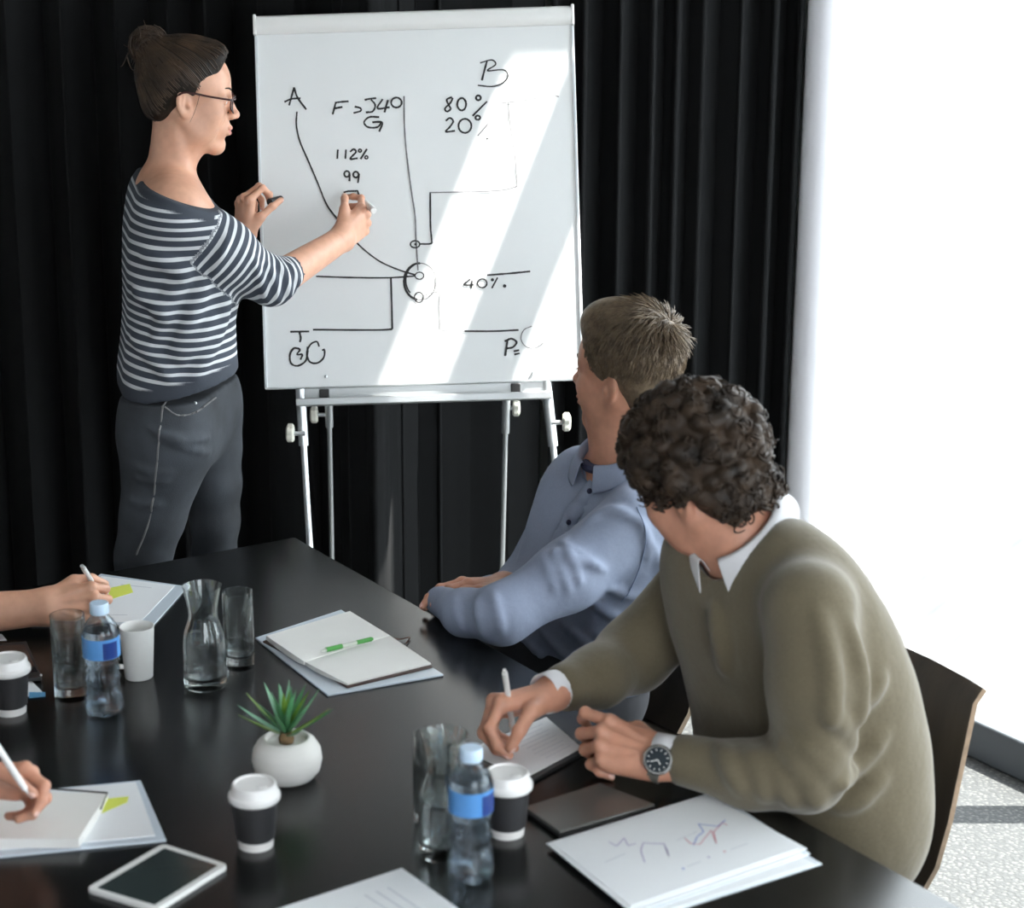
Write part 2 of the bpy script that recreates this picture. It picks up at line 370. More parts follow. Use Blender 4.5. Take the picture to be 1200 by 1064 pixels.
# windows: bays with frame members and panes
bays = [(0.0, 0.9)] + [(0.9+1.3625*i, 0.9+1.3625*(i+1)) for i in range(4)]
for i, (u0, u1) in enumerate(bays):
    w = struct(thing('window_%d' % (i+1), 'x', 'x', wp((u0+u1)/2, 0.08, 0))); del w['label']; del w['category']
    f = MB(); wbox(f, u0, u1, 0.0, 0.10, 0.03, 0.13); f.build('sill', M['frame'], w, bevel=0.006)
    f = MB(); wbox(f, u1-0.035, u1+0.035, 0.10, 3.55, 0.03, 0.10); f.build('mullion', M['frame'], w, bevel=0.006)
    f = MB(); wbox(f, u0+(0.43 if i == 0 else 0.035), u1-0.035, 3.045, 3.275, -0.012, 0.012); f.build('transom', M['frame'], w, bevel=0.006)
    f = MB(); wbox(f, u0+(0.0 if i == 0 else 0.035), u1-0.035, 0.10, 3.04 if i else 2.6, 0.076, 0.084); f.build('pane', pane_mat('window_glass'), w)
    f = MB(); wbox(f, u0+(0.43 if i == 0 else 0.035), u1-0.035, 2.6 if i == 0 else 3.275, 3.04 if i == 0 else 3.55, 0.076, 0.084); f.build('pane', pane_mat('window_glass'), w)
    if i:
        b = MB(); wbox(b, u0+0.02, u1-0.02, 2.32, 3.54, -0.030, -0.026); wbox(b, u0+0.02, u1-0.02, 2.29, 2.32, -0.036, -0.020)  # unseen blinds, added to keep the sun off the seated men
        tag(b.build('added_sun_blind', M['blind']), ['added unseen blind blocking the sun at the second window bay', 'added unseen blind blocking the sun at the third window bay', 'added unseen blind blocking the sun at the fourth window bay', 'added unseen blind blocking the sun at the last window bay'][i-1], 'blind', 'added sun blinds on the window wall')
# white rounded post where the curtain meets the glass
pc = W(942, 640, 4.79)
po = MB(); po.lathe([(0.0, 0.0), (0.054, 0.0), (0.054, CEIL-0.2), (0.0, CEIL-0.2)], 28, (pc[0], pc[1], 0))
struct(po.build('trim_1', M['frame_w'], smooth=True))
# outside: bleached terrace
g = MB(); g.prism([wp(-12, 0.16, 0), wp(20, 0.16, 0), wp(20, 70, 0), wp(-50, 70, 0), wp(-50, 6, 0)], -0.16, -0.04)
struct(g.build('terrace', deck_mat()))
# low white planter far out on the terrace
q = T(996, 366, -0.04); pl = MB()
pl.add([q+np.array(v) for v in [(-.16, -.08, 0), (.10, -.08, 0), (.10, .08, 0), (-.16, .08, 0), (-.20, -.1, .13), (.13, -.1, .13), (.13, .1, .13), (-.20, .1, .13), (-.17, -.07, .13), (.10, -.07, .13), (.10, .07, .13), (-.17, .07, .13), (-.17, -.07, .06), (.10, -.07, .06), (.10, .07, .06), (-.17, .07, .06)]],
       [(0, 3, 2, 1), (0, 1, 5, 4), (1, 2, 6, 5), (2, 3, 7, 6), (3, 0, 4, 7), (4, 5, 9, 8), (5, 6, 10, 9), (6, 7, 11, 10), (7, 4, 8, 11), (8, 9, 13, 12), (9, 10, 14, 13), (10, 11, 15, 14), (11, 8, 12, 15), (12, 13, 14, 15)])
tag(pl.build('planter_box', mat('pale_teal_zinc', (0.50, 0.60, 0.60), 0.6), bevel=0.01), 'small pale low planter box out on the white terrace', 'planter')

# ------------------------------------------------------------------ curtains: heavy pleated black drapes
def drape(name, label, path, z0, z1, pitch, amp, seed, group='black drapes along the back wall'):
    rg = np.random.default_rng(seed); path = spline(path, 5) if len(path) > 2 else [np.asarray(p, float) for p in path]
    seg = [np.linalg.norm(b-a) for a, b in zip(path[:-1], path[1:])]; Lt = sum(seg); n = int(Lt/0.006); nz = 22
    ph = 0; fold = []; s = 0; phs = np.cumsum(0.006/(pitch*(1+0.35*np.interp(np.arange(n+1)*0.006, np.arange(0, Lt+.3, .09), rg.uniform(-1, 1, int((Lt+.3)/.09)+1)[:len(np.arange(0, Lt+.3, .09))]))))*2*math.pi
    am = np.interp(np.arange(n+1)*0.006, np.arange(0, Lt+.3, .13), rg.uniform(0.55, 1.25, len(np.arange(0, Lt+.3, .13))))
    V = []; F = []
    for j in range(nz+1):
        tz = j/nz; z = z0+(z1-z0)*tz
        for i in range(n+1):
            t = i*0.006; k = 0; r = t
            while k < len(seg)-1 and r > seg[k]: r -= seg[k]; k += 1
            a, b = path[k], path[k+1]; dr = (b-a)/seg[k]; nn = np.array([dr[1], -dr[0]])
            q = phs[i]+0.35*math.sin(2.2*tz+i*0.01); y = math.sin(q)
            y = math.copysign(abs(y)**0.75, y)
            p = a+dr*r + nn*amp*am[i]*(y*(1.0-0.15*tz))+dr*0.012*math.sin(2*q)
            V.append((p[0], p[1], z))
    w = n+1
    F = [(j*w+i, j*w+i+1, (j+1)*w+i+1, (j+1)*w+i) for j in range(nz) for i in range(n)]
    o = link_mesh(name, V, F, M['curtain'], None, True)
    sd = o.modifiers.new('cloth', 'SOLIDIFY'); sd.thickness = 0.004
    return tag(o, label, 'curtain', group)
drape('curtain', 'black pleated curtain behind the standing woman', [(-2.45, 4.86), (-0.50, 4.86)], 0.012, 3.6, 0.125, 0.042, 3)
drape('curtain', 'black curtain hanging behind the flip chart easel', [(-0.52, 4.80), (-0.43, 4.74), (-0.39, 4.80), (-0.235, 4.62), (-0.165, 4.80), (0.04, 4.825), (0.19, 4.83)], 0.012, 3.6, 0.16, 0.007, 5)
drape('curtain', 'black pleated curtain gathered beside the bright window', [(0.20, 4.85), (0.812, 4.81)], 0.012, 3.6, 0.085, 0.038, 11)

# ------------------------------------------------------------------ flip chart easel
BC = np.array([-0.1155, 4.3612, 1.3826]); BW, BH = 0.72, 0.8405
def _rot(yaw, lean, roll):
    cz, sz = math.cos(yaw), math.sin(yaw); Rz = np.array([[cz, -sz, 0], [sz, cz, 0], [0, 0, 1]])
    c, s = math.cos(lean), math.sin(lean); Rx = np.array([[1, 0, 0], [0, c, -s], [0, s, c]])
    c, s = math.cos(roll), math.sin(roll); Ry = np.array([[c, 0, s], [0, 1, 0], [-s, 0, c]])
    return Rz@Rx@Ry
BM = _rot(-0.015, -0.277, -0.0337); BX, BY, BZ = BM[:, 0], BM[:, 1], BM[:, 2]     # right, back, up
def bp(x, y, z): return BC + BX*x + BY*y + BZ*z
def on_board(px, py, lift=0.0):
    d = ray(px, py); nb = -BY; t = ((BC-CAMO)@nb)/(d@nb); return CAMO+t*d - BY*lift
easel = thing('flip_chart_easel', 'white flip chart whiteboard on a silver tripod easel covered in black marker notes', 'easel', (BC[0], 4.3, 0))
MB().box(bp(0, 0.011, 0), (BW, 0.022, BH), BX, BY, BZ).build('whiteboard_panel', M['white_lam'], easel, bevel=0.004)
hd = MB(); hz = BH/2-0.021
prof = [(0.0, -0.021), (-0.006, -0.021), (-0.013, -0.015), (-0.016, -0.005), (-0.016, 0.006), (-0.012, 0.016), (-0.004, 0.021), (0.012, 0.021), (0.012, -0.015)]
for sx in (-1, 1): hd.v += [bp(sx*(BW/2-0.006), y-0.001, hz+z) for y, z in prof]
n = len(prof); hd.f = [(i, (i+1) % n, n+(i+1) % n, n+i) for i in range(n)] + [tuple(range(n-1, -1, -1)), tuple(range(n, 2*n))]; hd.mi = [0]*len(hd.f)
hd.build('paper_clamp_bar', M['white_plastic'], easel, smooth=True)
for sx in (-1, 1):
    MB().box(bp(sx*(BW/2-0.003), -0.002, hz), (0.007, 0.030, 0.046), BX, BY, BZ).build('clamp_end_cap', M['white_plastic'], easel, bevel=0.002)
    MB().box(bp(sx*(BW/2-0.004), -0.001, -0.02), (0.006, 0.006, BH-0.05), BX, BY, BZ).build('edge_strip', mat('pale_edge_strip', (0.62, 0.66, 0.68), 0.3), easel, bevel=0.001)
for x, z in ((-0.22, -0.395), (0.245, -0.40)):
    MB().sphere(bp(x, -0.003, z), (0.004, 0.004, 0.004), 10, 6).build('paper_pin', M['alu'], easel, smooth=True)
# pen tray under the board
tx0, tx1 = -0.285, 0.285
tr = MB(); zt = -BH/2-0.018
tr.box(bp(0, 0.008, zt), (0.57, 0.006, 0.036), BX, BY, BZ); tr.box(bp(0, -0.020, zt-0.020), (0.57, 0.058, 0.005), BX, BY, BZ); tr.box(bp(0, -0.048, zt-0.014), (0.57, 0.004, 0.016), BX, BY, BZ)
tr.build('pen_tray', M['alu'], easel, bevel=0.0015)
for x in (-0.225, 0.205):
    MB().box(bp(x, -0.001, zt), (0.022, 0.010, 0.030), BX, BY, BZ).build('tray_hook', M['black_paint'], easel, bevel=0.002)
# legs
def leg(path_px, Ys, r_up, r_lo, split_px):
    a, s_, b = W(path_px[0][0], path_px[0][1], Ys[0]), None, W(path_px[1][0], path_px[1][1], Ys[1])
    dr = (b-a); t = (0.012-a[2])/dr[2]; foot = a+dr*t; sp = a+dr*split_px
    lg = MB().tube([sp, foot], r_lo, 14).build('leg', M['alu'], easel, smooth=True)
    MB().tube([a, sp], r_up, 14).build('sleeve', M['alu'], lg, smooth=True)
    MB().tube([foot-(0, 0, 0.010), foot+(0, 0, 0.02)], r_lo*1.5, 12).build('rubber_foot', M['black_paint'], lg, smooth=True)
    return a, dr
dn = 0.98/ -BZ[2]
for p0, p1, sp in (((352, 456), (363, 640), 0.36), ((640, 446), (653, 570), 0.62)):
    a = on_board(p0[0], p0[1], -0.012); Ya = a[1]; z1 = 0.55
    # follow the lean of the board down to the floor
    lo, hi = 3.8, Ya
    b = None
    for Yb in np.linspace(Ya-0.25, Ya+0.02, 80):
        q = W(p1[0], p1[1], Yb); e = abs((Ya-Yb)/(a[2]-q[2]) - math.tan(0.235))
        if b is None or e < b[0]: b = (e, Yb)
    leg((p0, p1), (Ya, b[1]), 0.0115, 0.0075, sp)
leg(((385, 444), (389, 650)), (4.42, 4.56), 0.0095, 0.006, 0.26)
leg(((594, 440), (588, 685)), (4.42, 4.58), 0.0095, 0.006, 0.26)
MB().tube([W(385, 452, 4.43), W(594, 448, 4.43)], 0.008, 10).build('cross_bar', M['alu'], easel, smooth=True)
def knob(px, py, Y, side):
    c = W(px, py, Y); kb = MB(); n = 40; X = np.array([side, 0, 0.0])
    prof = [(0.0, -0.009), (0.016, -0.009), (0.020, -0.005), (0.020, 0.005), (0.014, 0.009), (0.0, 0.010)]
    kb.lathe(prof, n, (0, 0, 0), fn=lambda r, z, a: r*(1+0.13*math.cos(5*a)) if r > 0.015 else r)
    kb.v = [c + X*v[2] + np.array([0, v[0], v[1]]) for v in kb.v]
    if side < 0: kb.f = [tuple(reversed(f)) for f in kb.f]
    k = kb.build('knob', M['cream_knob'], easel, smooth=True)
    MB().tube([c, c-X*0.034], 0.005, 10).build('knob_stem', M['alu'], k, smooth=True)
knob(340, 508, 4.19, -1); knob(368, 486, 4.45, -1); knob(605, 478, 4.46, 1); knob(664, 495, 4.19, 1)
# marker writing: thin raised ink strokes on the enamel
inkm = {}
def stroke(name, zpts, crop, wpx=2.2, m='ink', closed=False, curve=True):
    ox, oy, s = crop; px = [(ox+x*s, oy+y*s) for x, y in zpts]
    P = [on_board(x, y, 0.0012) for x, y in px]
    if curve and len(P) > 2: P = spline(P, 5)
    if not curve: P = [a+(b-a)*t for a, b in zip(P[:-1], P[1:]) for t in (0, .5)]+[P[-1]]
    hw = wpx*depth(BC)/FPX/2; name += '_faint' if m == 'ink_thin' else ''; mb = inkm.setdefault(name, (MB(), m))[0]
    L = []; R = []
    for i in range(len(P)):
        t = nrm(P[min(i+1, len(P)-1)]-P[max(i-1, 0)]); nn = np.cross(t, BY); ww = hw*(0.85+0.3*random.random())
        L.append(P[i]+nn*ww); R.append(P[i]-nn*ww)
    n = len(P); mb.add(L+R, [(i, i+1, n+i+1, n+i) for i in range(n-1)])
def oval(cx, cy, rx, ry, a0=0, a1=380, n=14): return [(cx+rx*math.cos(math.radians(a0+(a1-a0)*i/n)), cy+ry*math.sin(math.radians(a0+(a1-a0)*i/n))) for i in range(n+1)]
A3 = (290, 0, 410/1200.); A4 = (290, 220, 410/1200.)
S = stroke
S('letter_a', [(160, 300), (152, 330), (143, 362)], A3); S('letter_a', [(160, 300), (172, 335), (202, 376)], A3); S('letter_a', [(127, 350), (150, 340), (182, 337)], A3)
S('curved_line', [(170, 383), (168, 430), (180, 485), (210, 555), (240, 625), (272, 702), (308, 108+643), (340, 155+643), (372, 187+643), (410, 222+643), (460, 257+643), (520, 283+643), (575, 300+643)], A3, 1.9)
S('note_f_540', [(347, 348), (320, 350), (300, 353)], A3); S('note_f_540', [(303, 352), (297, 375), (292, 393)], A3); S('note_f_540', [(300, 372), (326, 367)], A3)
S('note_f_540', [(368, 366), (387, 371), (388, 381), (364, 388)], A3)
S('note_f_540', [(442, 337), (420, 339), (402, 343)], A3); S('note_f_540', [(424, 342), (438, 360), (430, 382), (406, 386)], A3)
S('note_f_540', [(464, 340), (446, 372), (488, 368)], A3); S('note_f_540', [(482, 343), (470, 386)], A3); S('note_f_540', oval(511, 352, 18, 17, -60, 320), A3)
S('letter_g', [(452, 402), (418, 402), (400, 420), (415, 437), (446, 436), (456, 420), (428, 420), (462, 420), (452, 452)], A3)
S('upright_line', [(537, 330), (538, 420), (545, 520), (560, 640), (575, 743), (578, 823), (585, 928)], A3, 1.7, 'ink_thin')
S('note_112', [(310, 513), (308, 545)], A3); S('note_112', [(338, 513), (336, 545)], A3); S('note_112', [(352, 521), (364, 512), (372, 522), (352, 545), (378, 543)], A3)
S('note_112', [(410, 511), (388, 546)], A3); S('note_112', oval(386, 517, 5, 5), A3, 1.8); S('note_112', oval(408, 540, 5, 5), A3, 1.8)
S('note_99', oval(341, 597, 9, 10), A3); S('note_99', [(351, 596), (350, 622)], A3); S('note_99', oval(372, 599, 9, 10), A3); S('note_99', [(383, 596), (379, 628)], A3)
S('open_bracket', [(330, 660), (345, 656), (378, 655), (383, 676)], A3, curve=False)
S('letter_b', [(822, 208), (812, 245), (804, 276)], A3); S('letter_b', [(798, 216), (838, 206), (851, 222), (822, 243), (878, 240), (893, 262), (875, 285), (840, 297), (790, 293)], A3, 1.7)
S('note_80', [(702, 333), (684, 342), (690, 360), (697, 374), (684, 383), (678, 372), (697, 352), (704, 336)], A3); S('note_80', oval(735, 358, 15, 21, -60, 320), A3); S('note_80', oval(792, 336, 8, 8), A3, 2.4); S('note_80', [(822, 348), (772, 398)], A3)
S('digit_two', [(680, 415), (694, 405), (706, 416), (694, 436), (680, 452), (712, 449)], A3); S('digit_zero', oval(746, 432, 22, 24, -60, 320), A3); S('percent_ring', oval(790, 404, 8, 7), A3, 2.4); S('percent_slash', [(825, 425), (790, 466)], A3, 1.4, 'ink_thin'); S('percent_dot', oval(822, 476, 2, 2), A3, 1.2)
S('stepped_line', [(862, 355), (950, 345), (1040, 328), (1068, 332)], A3, 1.2, 'ink_thin'); S('stepped_line', [(895, 350), (900, 420), (918, 540), (925, 640)], A3, 1.2, 'ink_thin')
S('stepped_line', [(925, 640), (850, 655), (625, 661)], A3, 1.5, 'ink_thin'); S('stepped_line', [(627, 18), (628, 130), (632, 180), (628, 192), (590, 193)], A4, 1.9)
S('small_ring', oval(575, 194, 16, 12), A4, 1.8); S('small_ring', oval(577, 194, 2, 2), A4, 1.8)
S('big_ring', oval(592, 322, 55, 63, -90, -260), A4, 2.6); S('big_ring', oval(592, 322, 55, 63, -95, 110), A4, 1.2, 'ink_thin'); S('big_ring', oval(585, 318, 42, 55, -110, -230), A4, 1.8)
S('big_ring', oval(590, 302, 15, 12), A4, 1.4); S('big_ring', oval(588, 376, 15, 17), A4, 1.4)
S('faint_step', [(603, 370), (655, 360), (658, 400), (660, 488)], A4, 1.1, 'ink_thin')
S('level_line', [(235, 304), (350, 308), (480, 309), (575, 303)], A4, 1.9); S('level_line', [(492, 308), (495, 400), (497, 485)], A4, 2.1, curve=False); S('level_line', [(497, 485), (440, 488), (225, 487)], A4, 2.2)
S('letters_tbc', [(147, 494), (212, 493)], A4, 2.4); S('letters_tbc', [(178, 494), (183, 515), (180, 530)], A4, 2.4)
S('letters_tbc', [(150, 562), (160, 550), (180, 555), (170, 572), (188, 572), (182, 590)], A4, 2.2); S('letters_tbc', [(160, 548), (146, 572), (150, 602), (172, 611), (198, 596), (206, 570), (206, 545)], A4, 2.2)
S('letters_tbc', [(246, 545), (238, 528), (216, 538), (204, 568), (214, 597), (240, 601), (262, 582), (264, 556), (256, 558)], A4, 2.2)
S('note_40', [(764, 314), (742, 333), (776, 333)], A4, 2.0); S('note_40', [(770, 318), (768, 346)], A4, 2.0); S('note_40', oval(805, 328, 16, 15), A4, 1.9); S('note_40', [(858, 308), (838, 345)], A4, 1.9); S('note_40', oval(840, 316, 3, 3), A4, 1.8); S('note_40', oval(882, 337, 3, 3), A4, 2.0)
S('right_line', [(822, 300), (900, 294), (970, 287)], A4, 2.2); S('lower_line', [(745, 492), (850, 492), (930, 488)], A4, 2.0); S('lower_line', [(665, 490), (745, 492)], A4, 1.0, 'ink_thin')
S('letter_p', [(892, 522), (888, 550), (884, 577)], A4, 2.4); S('letter_p', [(882, 527), (905, 518), (923, 530), (910, 547), (888, 551)], A4, 2.4); S('letter_p', [(913, 561), (932, 557)], A4, 2.0); S('letter_p', [(915, 572), (934, 568)], A4, 2.0)
S('letter_c', [(975, 475), (948, 488), (938, 518), (955, 545), (985, 550), (1018, 530)], A4, 1.1, 'ink_thin')
for k, (mb, m) in inkm.items():
    nm = 'handwritten_letter' if k.startswith('letter') else 'handwritten_number' if k.startswith(('note', 'digit', 'percent')) else 'drawn_ring' if 'ring' in k else 'drawn_line'
    mb.build(nm, M[m], easel)

# ------------------------------------------------------------------ conference table
C0 = T(345, 629); TW, TL = 1.12, 3.3
def tp(a, b, z=TZ): return np.array([C0[0], C0[1], 0]) + D_*a - N_*b + np.array([0, 0, z])     # a along the window side, b across
table = thing('conference_table', 'long black conference table with a satin top', 'table', tp(TL/2, TW/2, 0))
MB().prism([tp(0, 0), tp(TL, 0), tp(TL, TW), tp(0, TW)], TZ-0.032, TZ).build('table_top', M['black_top'], table, bevel=0.004, seg=3)
for a in (0.10, TL-0.10):
    for b in (0.12, TW-0.12):
        MB().box(tp(a, b, (TZ-0.033)/2), (0.06, 0.06, TZ-0.033), D_, N_).build('leg', M['black_paint'], table, bevel=0.004)
for b in (0.12, TW-0.12): MB().box(tp(TL/2, b, TZ-0.065), (TL-0.26, 0.03, 0.06), D_, N_).build('rail', M['black_paint'], table)
# ================================================================== THINGS ON THE TABLE
M['glass'] = glass_mat('clear_glass', (0.97, 0.99, 0.985), 1.45, 0.0, 0.12); M['water'] = glass_mat('still_water', (0.98, 0.99, 1.0), 1.33, 0.0, 0.15)
M['pet'] = glass_mat('clear_pet_plastic', (0.93, 0.97, 1.0), 1.35, 0.0, 0.25)
M['cap_blue'] = mat('pale_blue_cap', (0.55, 0.70, 0.86), 0.35, sss=0.1)
M['label_blue'] = mat('blue_film_label', (0.10, 0.30, 0.66), 0.3); M['label_navy'] = mat('navy_print', (0.012, 0.04, 0.20), 0.3)
M['cup_black'] = mat('black_ripple_card', (0.022, 0.022, 0.024), 0.55); M['cup_white'] = mat('white_card', (0.78, 0.76, 0.74), 0.6)
M['lid'] = mat('white_polystyrene_lid', (0.82, 0.81, 0.80), 0.35)
M['ceramic'] = mat('white_ceramic', (0.78, 0.78, 0.76), 0.30, var=0.02, vscale=10); M['pot'] = mat('matt_white_pot', (0.70, 0.69, 0.66), 0.6, var=0.04, vscale=14, bump=0.1, bscale=60, stretch=(1, 1, 6))
def carafe(px, py, label):
    c = T(px, py); t = thing('water_carafe', label, 'carafe', c, 'water carafes on the table')
    out = [(0.0, 0.0), (0.033, 0.0), (0.0362, 0.004), (0.0365, 0.03), (0.0362, 0.075), (0.0345, 0.09), (0.0295, 0.106), (0.0252, 0.118), (0.0240, 0.127), (0.0250, 0.140), (0.0285, 0.160), (0.0318, 0.174), (0.0330, 0.178)]
    inn = [(0.0318, 0.178), (0.0300, 0.172), (0.0268, 0.158), (0.0232, 0.140), (0.0222, 0.127), (0.0233, 0.118), (0.0275, 0.106), (0.0325, 0.090), (0.0342, 0.075), (0.0343, 0.026), (0.031, 0.017), (0.0, 0.016)]
    MB().lathe(out+inn, 48, c).build('glass_body', M['glass'], t, smooth=True, angle=1.2)
    w = [(0.0, 0.0163), (0.0308, 0.0173), (0.0340, 0.026), (0.0339, 0.075), (0.0330, 0.084), (0.0, 0.0835)]
    MB().lathe(w, 48, c).build('water', M['water'], t, smooth=True, angle=1.0)
    return t
def tumbler(px, py, h, r, wl, label, crystal=0.022):
    c = T(px, py); t = thing('drinking_glass', label, 'glass', c, 'tall drinking glasses')
    p = [(0.0, 0.0), (r*0.93, 0.0), (r*0.97, 0.003), (r, h*0.5), (r, h), (r-0.0018, h), (r-0.0020, crystal+0.006), (r*0.75, crystal), (0.0, crystal-0.001)]
    MB().lathe(p, 44, c).build('glass_body', M['glass'], t, smooth=True, angle=1.2)
    if wl: MB().lathe([(0.0, crystal-0.0007), (r*0.74, crystal+0.0003), (r-0.0023, crystal+0.006), (r-0.0022, wl), (0.0, wl-0.0006)], 44, c).build('water', M['water'], t, smooth=True, angle=1.0)
def bottle(px, py, label, spin=0.0):
    c = T(px, py); t = thing('water_bottle', label, 'bottle', c, 'plastic water bottles')
    z = [0.0, 0.002, 0.008, 0.020, 0.034, 0.046, 0.056, 0.064, 0.072, 0.080, 0.088, 0.094, 0.098, 0.105, 0.135, 0.139, 0.146, 0.154, 0.161, 0.167, 0.172, 0.176]
    r = [0.020, 0.025, 0.0295, 0.0315, 0.0308, 0.0270, 0.0250, 0.0282, 0.0246, 0.0282, 0.0248, 0.0284, 0.0286, 0.0300, 0.0300, 0.0300, 0.0290, 0.0262, 0.0215, 0.0165, 0.0135, 0.0130]
    def rib(rr, zz, a): return rr*(1+0.075*math.sin(4*(a+spin)+zz*110)*max(0, 1-abs(zz-0.045)/0.05)) if zz > 0.004 else rr*(1+0.10*math.cos(5*a))
    pr = [(0.0, 0.006)]+list(zip(r, z)); inn = [(max(q-0.0012, 0.001), zz+0.0006) for zz, q in zip(z[::-1], r[::-1])]
    MB().lathe(pr+[(0.0115, 0.1765)]+inn+[(0.0, 0.0075)], 44, c, fn=rib).build('bottle_body', M['pet'], t, smooth=True, angle=1.4)
    wat = [(0.0, 0.0085)]+[(q-0.0016, zz+0.0012) for zz, q in zip(z, r) if zz < 0.15]+[(0.0, 0.1475)]
    MB().lathe(wat, 44, c, fn=rib).build('water', M['water'], t, smooth=True, angle=1.4)
    MB().lathe([(0.0, 0.174), (0.0148, 0.174), (0.0152, 0.176), (0.0152, 0.190), (0.0140, 0.192), (0.0, 0.192)], 40, c, fn=lambda rr, zz, a: rr*(1+0.02*math.cos(20*a)) if 0.175 < zz < 0.191 else rr).build('screw_cap', M['cap_blue'], t, smooth=True, angle=0.9)
    lab = MB(); n = 40; rl = 0.0304
    def band(a0, a1, z0, z1, rr, mb):
        k = max(4, int(abs(a1-a0)/9)); A = [math.radians(a0+(a1-a0)*i/k) for i in range(k+1)]
        vs_ = [c+np.array([q*math.cos(a), q*math.sin(a), zz]) for q in (rr, rr-0.0004) for zz in (z0, z1) for a in A]; w = k+1
        fs = [(i, i+1, w+i+1, w+i) for i in range(k)]+[(3*w+i, 3*w+i+1, 2*w+i+1, 2*w+i) for i in range(k)]+[(w+i, w+i+1, 3*w+i+1, 3*w+i) for i in range(k)]+[(2*w+i, 2*w+i+1, i+1, i) for i in range(k)]
        mb.add(vs_, fs)
    band(150, 395, 0.103, 0.137, rl, lab); lo = lab.build('label_band', M['label_blue'], t, smooth=True)
    nb = MB(); band(285+spin*57, 335+spin*57, 0.104, 0.132, rl+0.0006, nb); nb.build('label_print', M['label_navy'], lo, smooth=True)
def coffee_cup(px, py, label):
    c = T(px, py); t = thing('takeaway_coffee_cup', label, 'cup', c, 'takeaway coffee cups')
    MB().lathe([(0.0, 0.004), (0.0225, 0.004), (0.0235, 0.0), (0.0245, 0.0), (0.0256, 0.013), (0.0, 0.013)], 44, c).build('cup_base_rim', M['cup_white'], t, smooth=True)
    rp_ = [(0.0, 0.0125), (0.0256, 0.0125)]
    for k in range(25):
        z = 0.0135+k*0.0025; rr = 0.0268+(z-0.0135)/0.062*0.0055; rp_ += [(rr, z), (rr+0.0006, z+0.0012)]
    rp_ += [(0.0325, 0.077), (0.0, 0.077)]
    MB().lathe(rp_, 44, c).build('sleeve', M['cup_black'], t, smooth=True, angle=1.0)
    ld = [(0.0, 0.070), (0.0345, 0.070), (0.0362, 0.0715), (0.0366, 0.076), (0.0358, 0.0795), (0.0340, 0.0805), (0.0325, 0.083), (0.0312, 0.092), (0.0298, 0.0945), (0.0275, 0.0950), (0.0262, 0.0925), (0.0, 0.0915)]
    l = MB().lathe(ld, 48, c).build('lid', M['lid'], t, smooth=True, angle=0.8)
    MB().sphere(c+np.array([0.012, -0.010, 0.0925]), (0.008, 0.005, 0.0025), 14, 8).build('sip_bump', M['lid'], l, smooth=True)
carafe(241, 803, 'clear half-full water carafe standing left of the open notebook'); tumbler(281, 781, 0.138, 0.0265, 0.040, 'tall glass standing right behind the far water carafe')
tumbler(84, 817, 0.146, 0.0285, 0.047, 'tall glass with a little water left of the blue-labelled bottle')
bottle(123, 836, 'blue-labelled water bottle between the tall glass and the white mug'); 
coffee_cup(13, 834, 'black coffee cup with white lid cut off by the left edge')
coffee_cup(300, 990, 'black coffee cup with white lid in front of the potted plant'); coffee_cup(594, 976, 'black coffee cup with white lid behind the near water bottle')
tumbler(507, 966, 0.140, 0.0280, 0.055, 'tall glass half hidden behind the near water carafe'); carafe(521, 999, 'clear water carafe directly left of the near water bottle')
bottle(552, 1029, 'blue-labelled water bottle in front of the black coffee cup', 0.25)
# white mug
c = T(163, 793); mug = thing('white_mug', 'plain white mug behind the blue-labelled water bottle', 'mug', c)
MB().lathe([(0.0, 0.0), (0.0225, 0.0), (0.0240, 0.002), (0.0290, 0.088), (0.0298, 0.092), (0.0285, 0.0925), (0.0275, 0.088), (0.0230, 0.006), (0.0, 0.005)], 44, c).build('mug_body', M['ceramic'], mug, smooth=True, angle=1.2)
MB().tube(spline([c+np.array(v) for v in [(-0.026, -0.006, 0.075), (-0.042, -0.010, 0.072), (-0.047, -0.012, 0.050), (-0.040, -0.010, 0.026), (-0.024, -0.005, 0.020)]], 6), 0.0042, 10).build('handle', M['ceramic'], mug, smooth=True)

# potted succulent
c = T(337, 912); plant = thing('potted_succulent', 'small spiky green succulent in a round white pot with pebbles', 'plant', c)
pr = [(0.0, 0.0), (0.030, 0.0), (0.040, 0.004), (0.0495, 0.016), (0.0530, 0.032), (0.0510, 0.048), (0.0440, 0.060), (0.0365, 0.066), (0.0325, 0.0675), (0.0310, 0.066), (0.0300, 0.060), (0.0, 0.058)]
MB().lathe(pr, 52, c).build('pot', M['pot'], plant, smooth=True, angle=1.2)
rg = random.Random(4); pebm = mat('white_pebble', (0.74, 0.72, 0.68), 0.6, var=0.06, vscale=60)
peb = MB().sphere((0, 0, 0), (0.006, 0.005, 0.004), 9, 6).build('pebble', pebm, plant, smooth=True); pebs = [peb]
for k in range(33):
    o = peb if k == 0 else peb.copy()
    if k: COL.objects.link(o); o.parent = plant
    a = rg.uniform(0, 6.28); r_ = math.sqrt(rg.uniform(0.12, 1))*0.0265
    o.location = tuple(np.array(c)+np.array([r_*math.cos(a), r_*math.sin(a), 0.0615+rg.uniform(0, 0.003)])); o.rotation_euler = (rg.uniform(-.5, .5), rg.uniform(-.5, .5), rg.uniform(0, 6)); q = rg.uniform(0.7, 1.2); o.scale = (q, q, q)
MB().lathe([(0.0, 0.055), (0.010, 0.056), (0.012, 0.066), (0.009, 0.076), (0.0, 0.078)], 14, c).build('stem', mat('brown_stem', (0.16, 0.10, 0.045), 0.8, var=0.3, vscale=120), plant, smooth=True)
lfm = [mat('succulent_green', (0.075, 0.24, 0.10), 0.42, var=0.25, vscale=25), mat('succulent_pale_green', (0.20, 0.42, 0.27), 0.42, var=0.2, vscale=25), mat('succulent_yellow_green', (0.20, 0.36, 0.05), 0.42, var=0.2, vscale=25)]
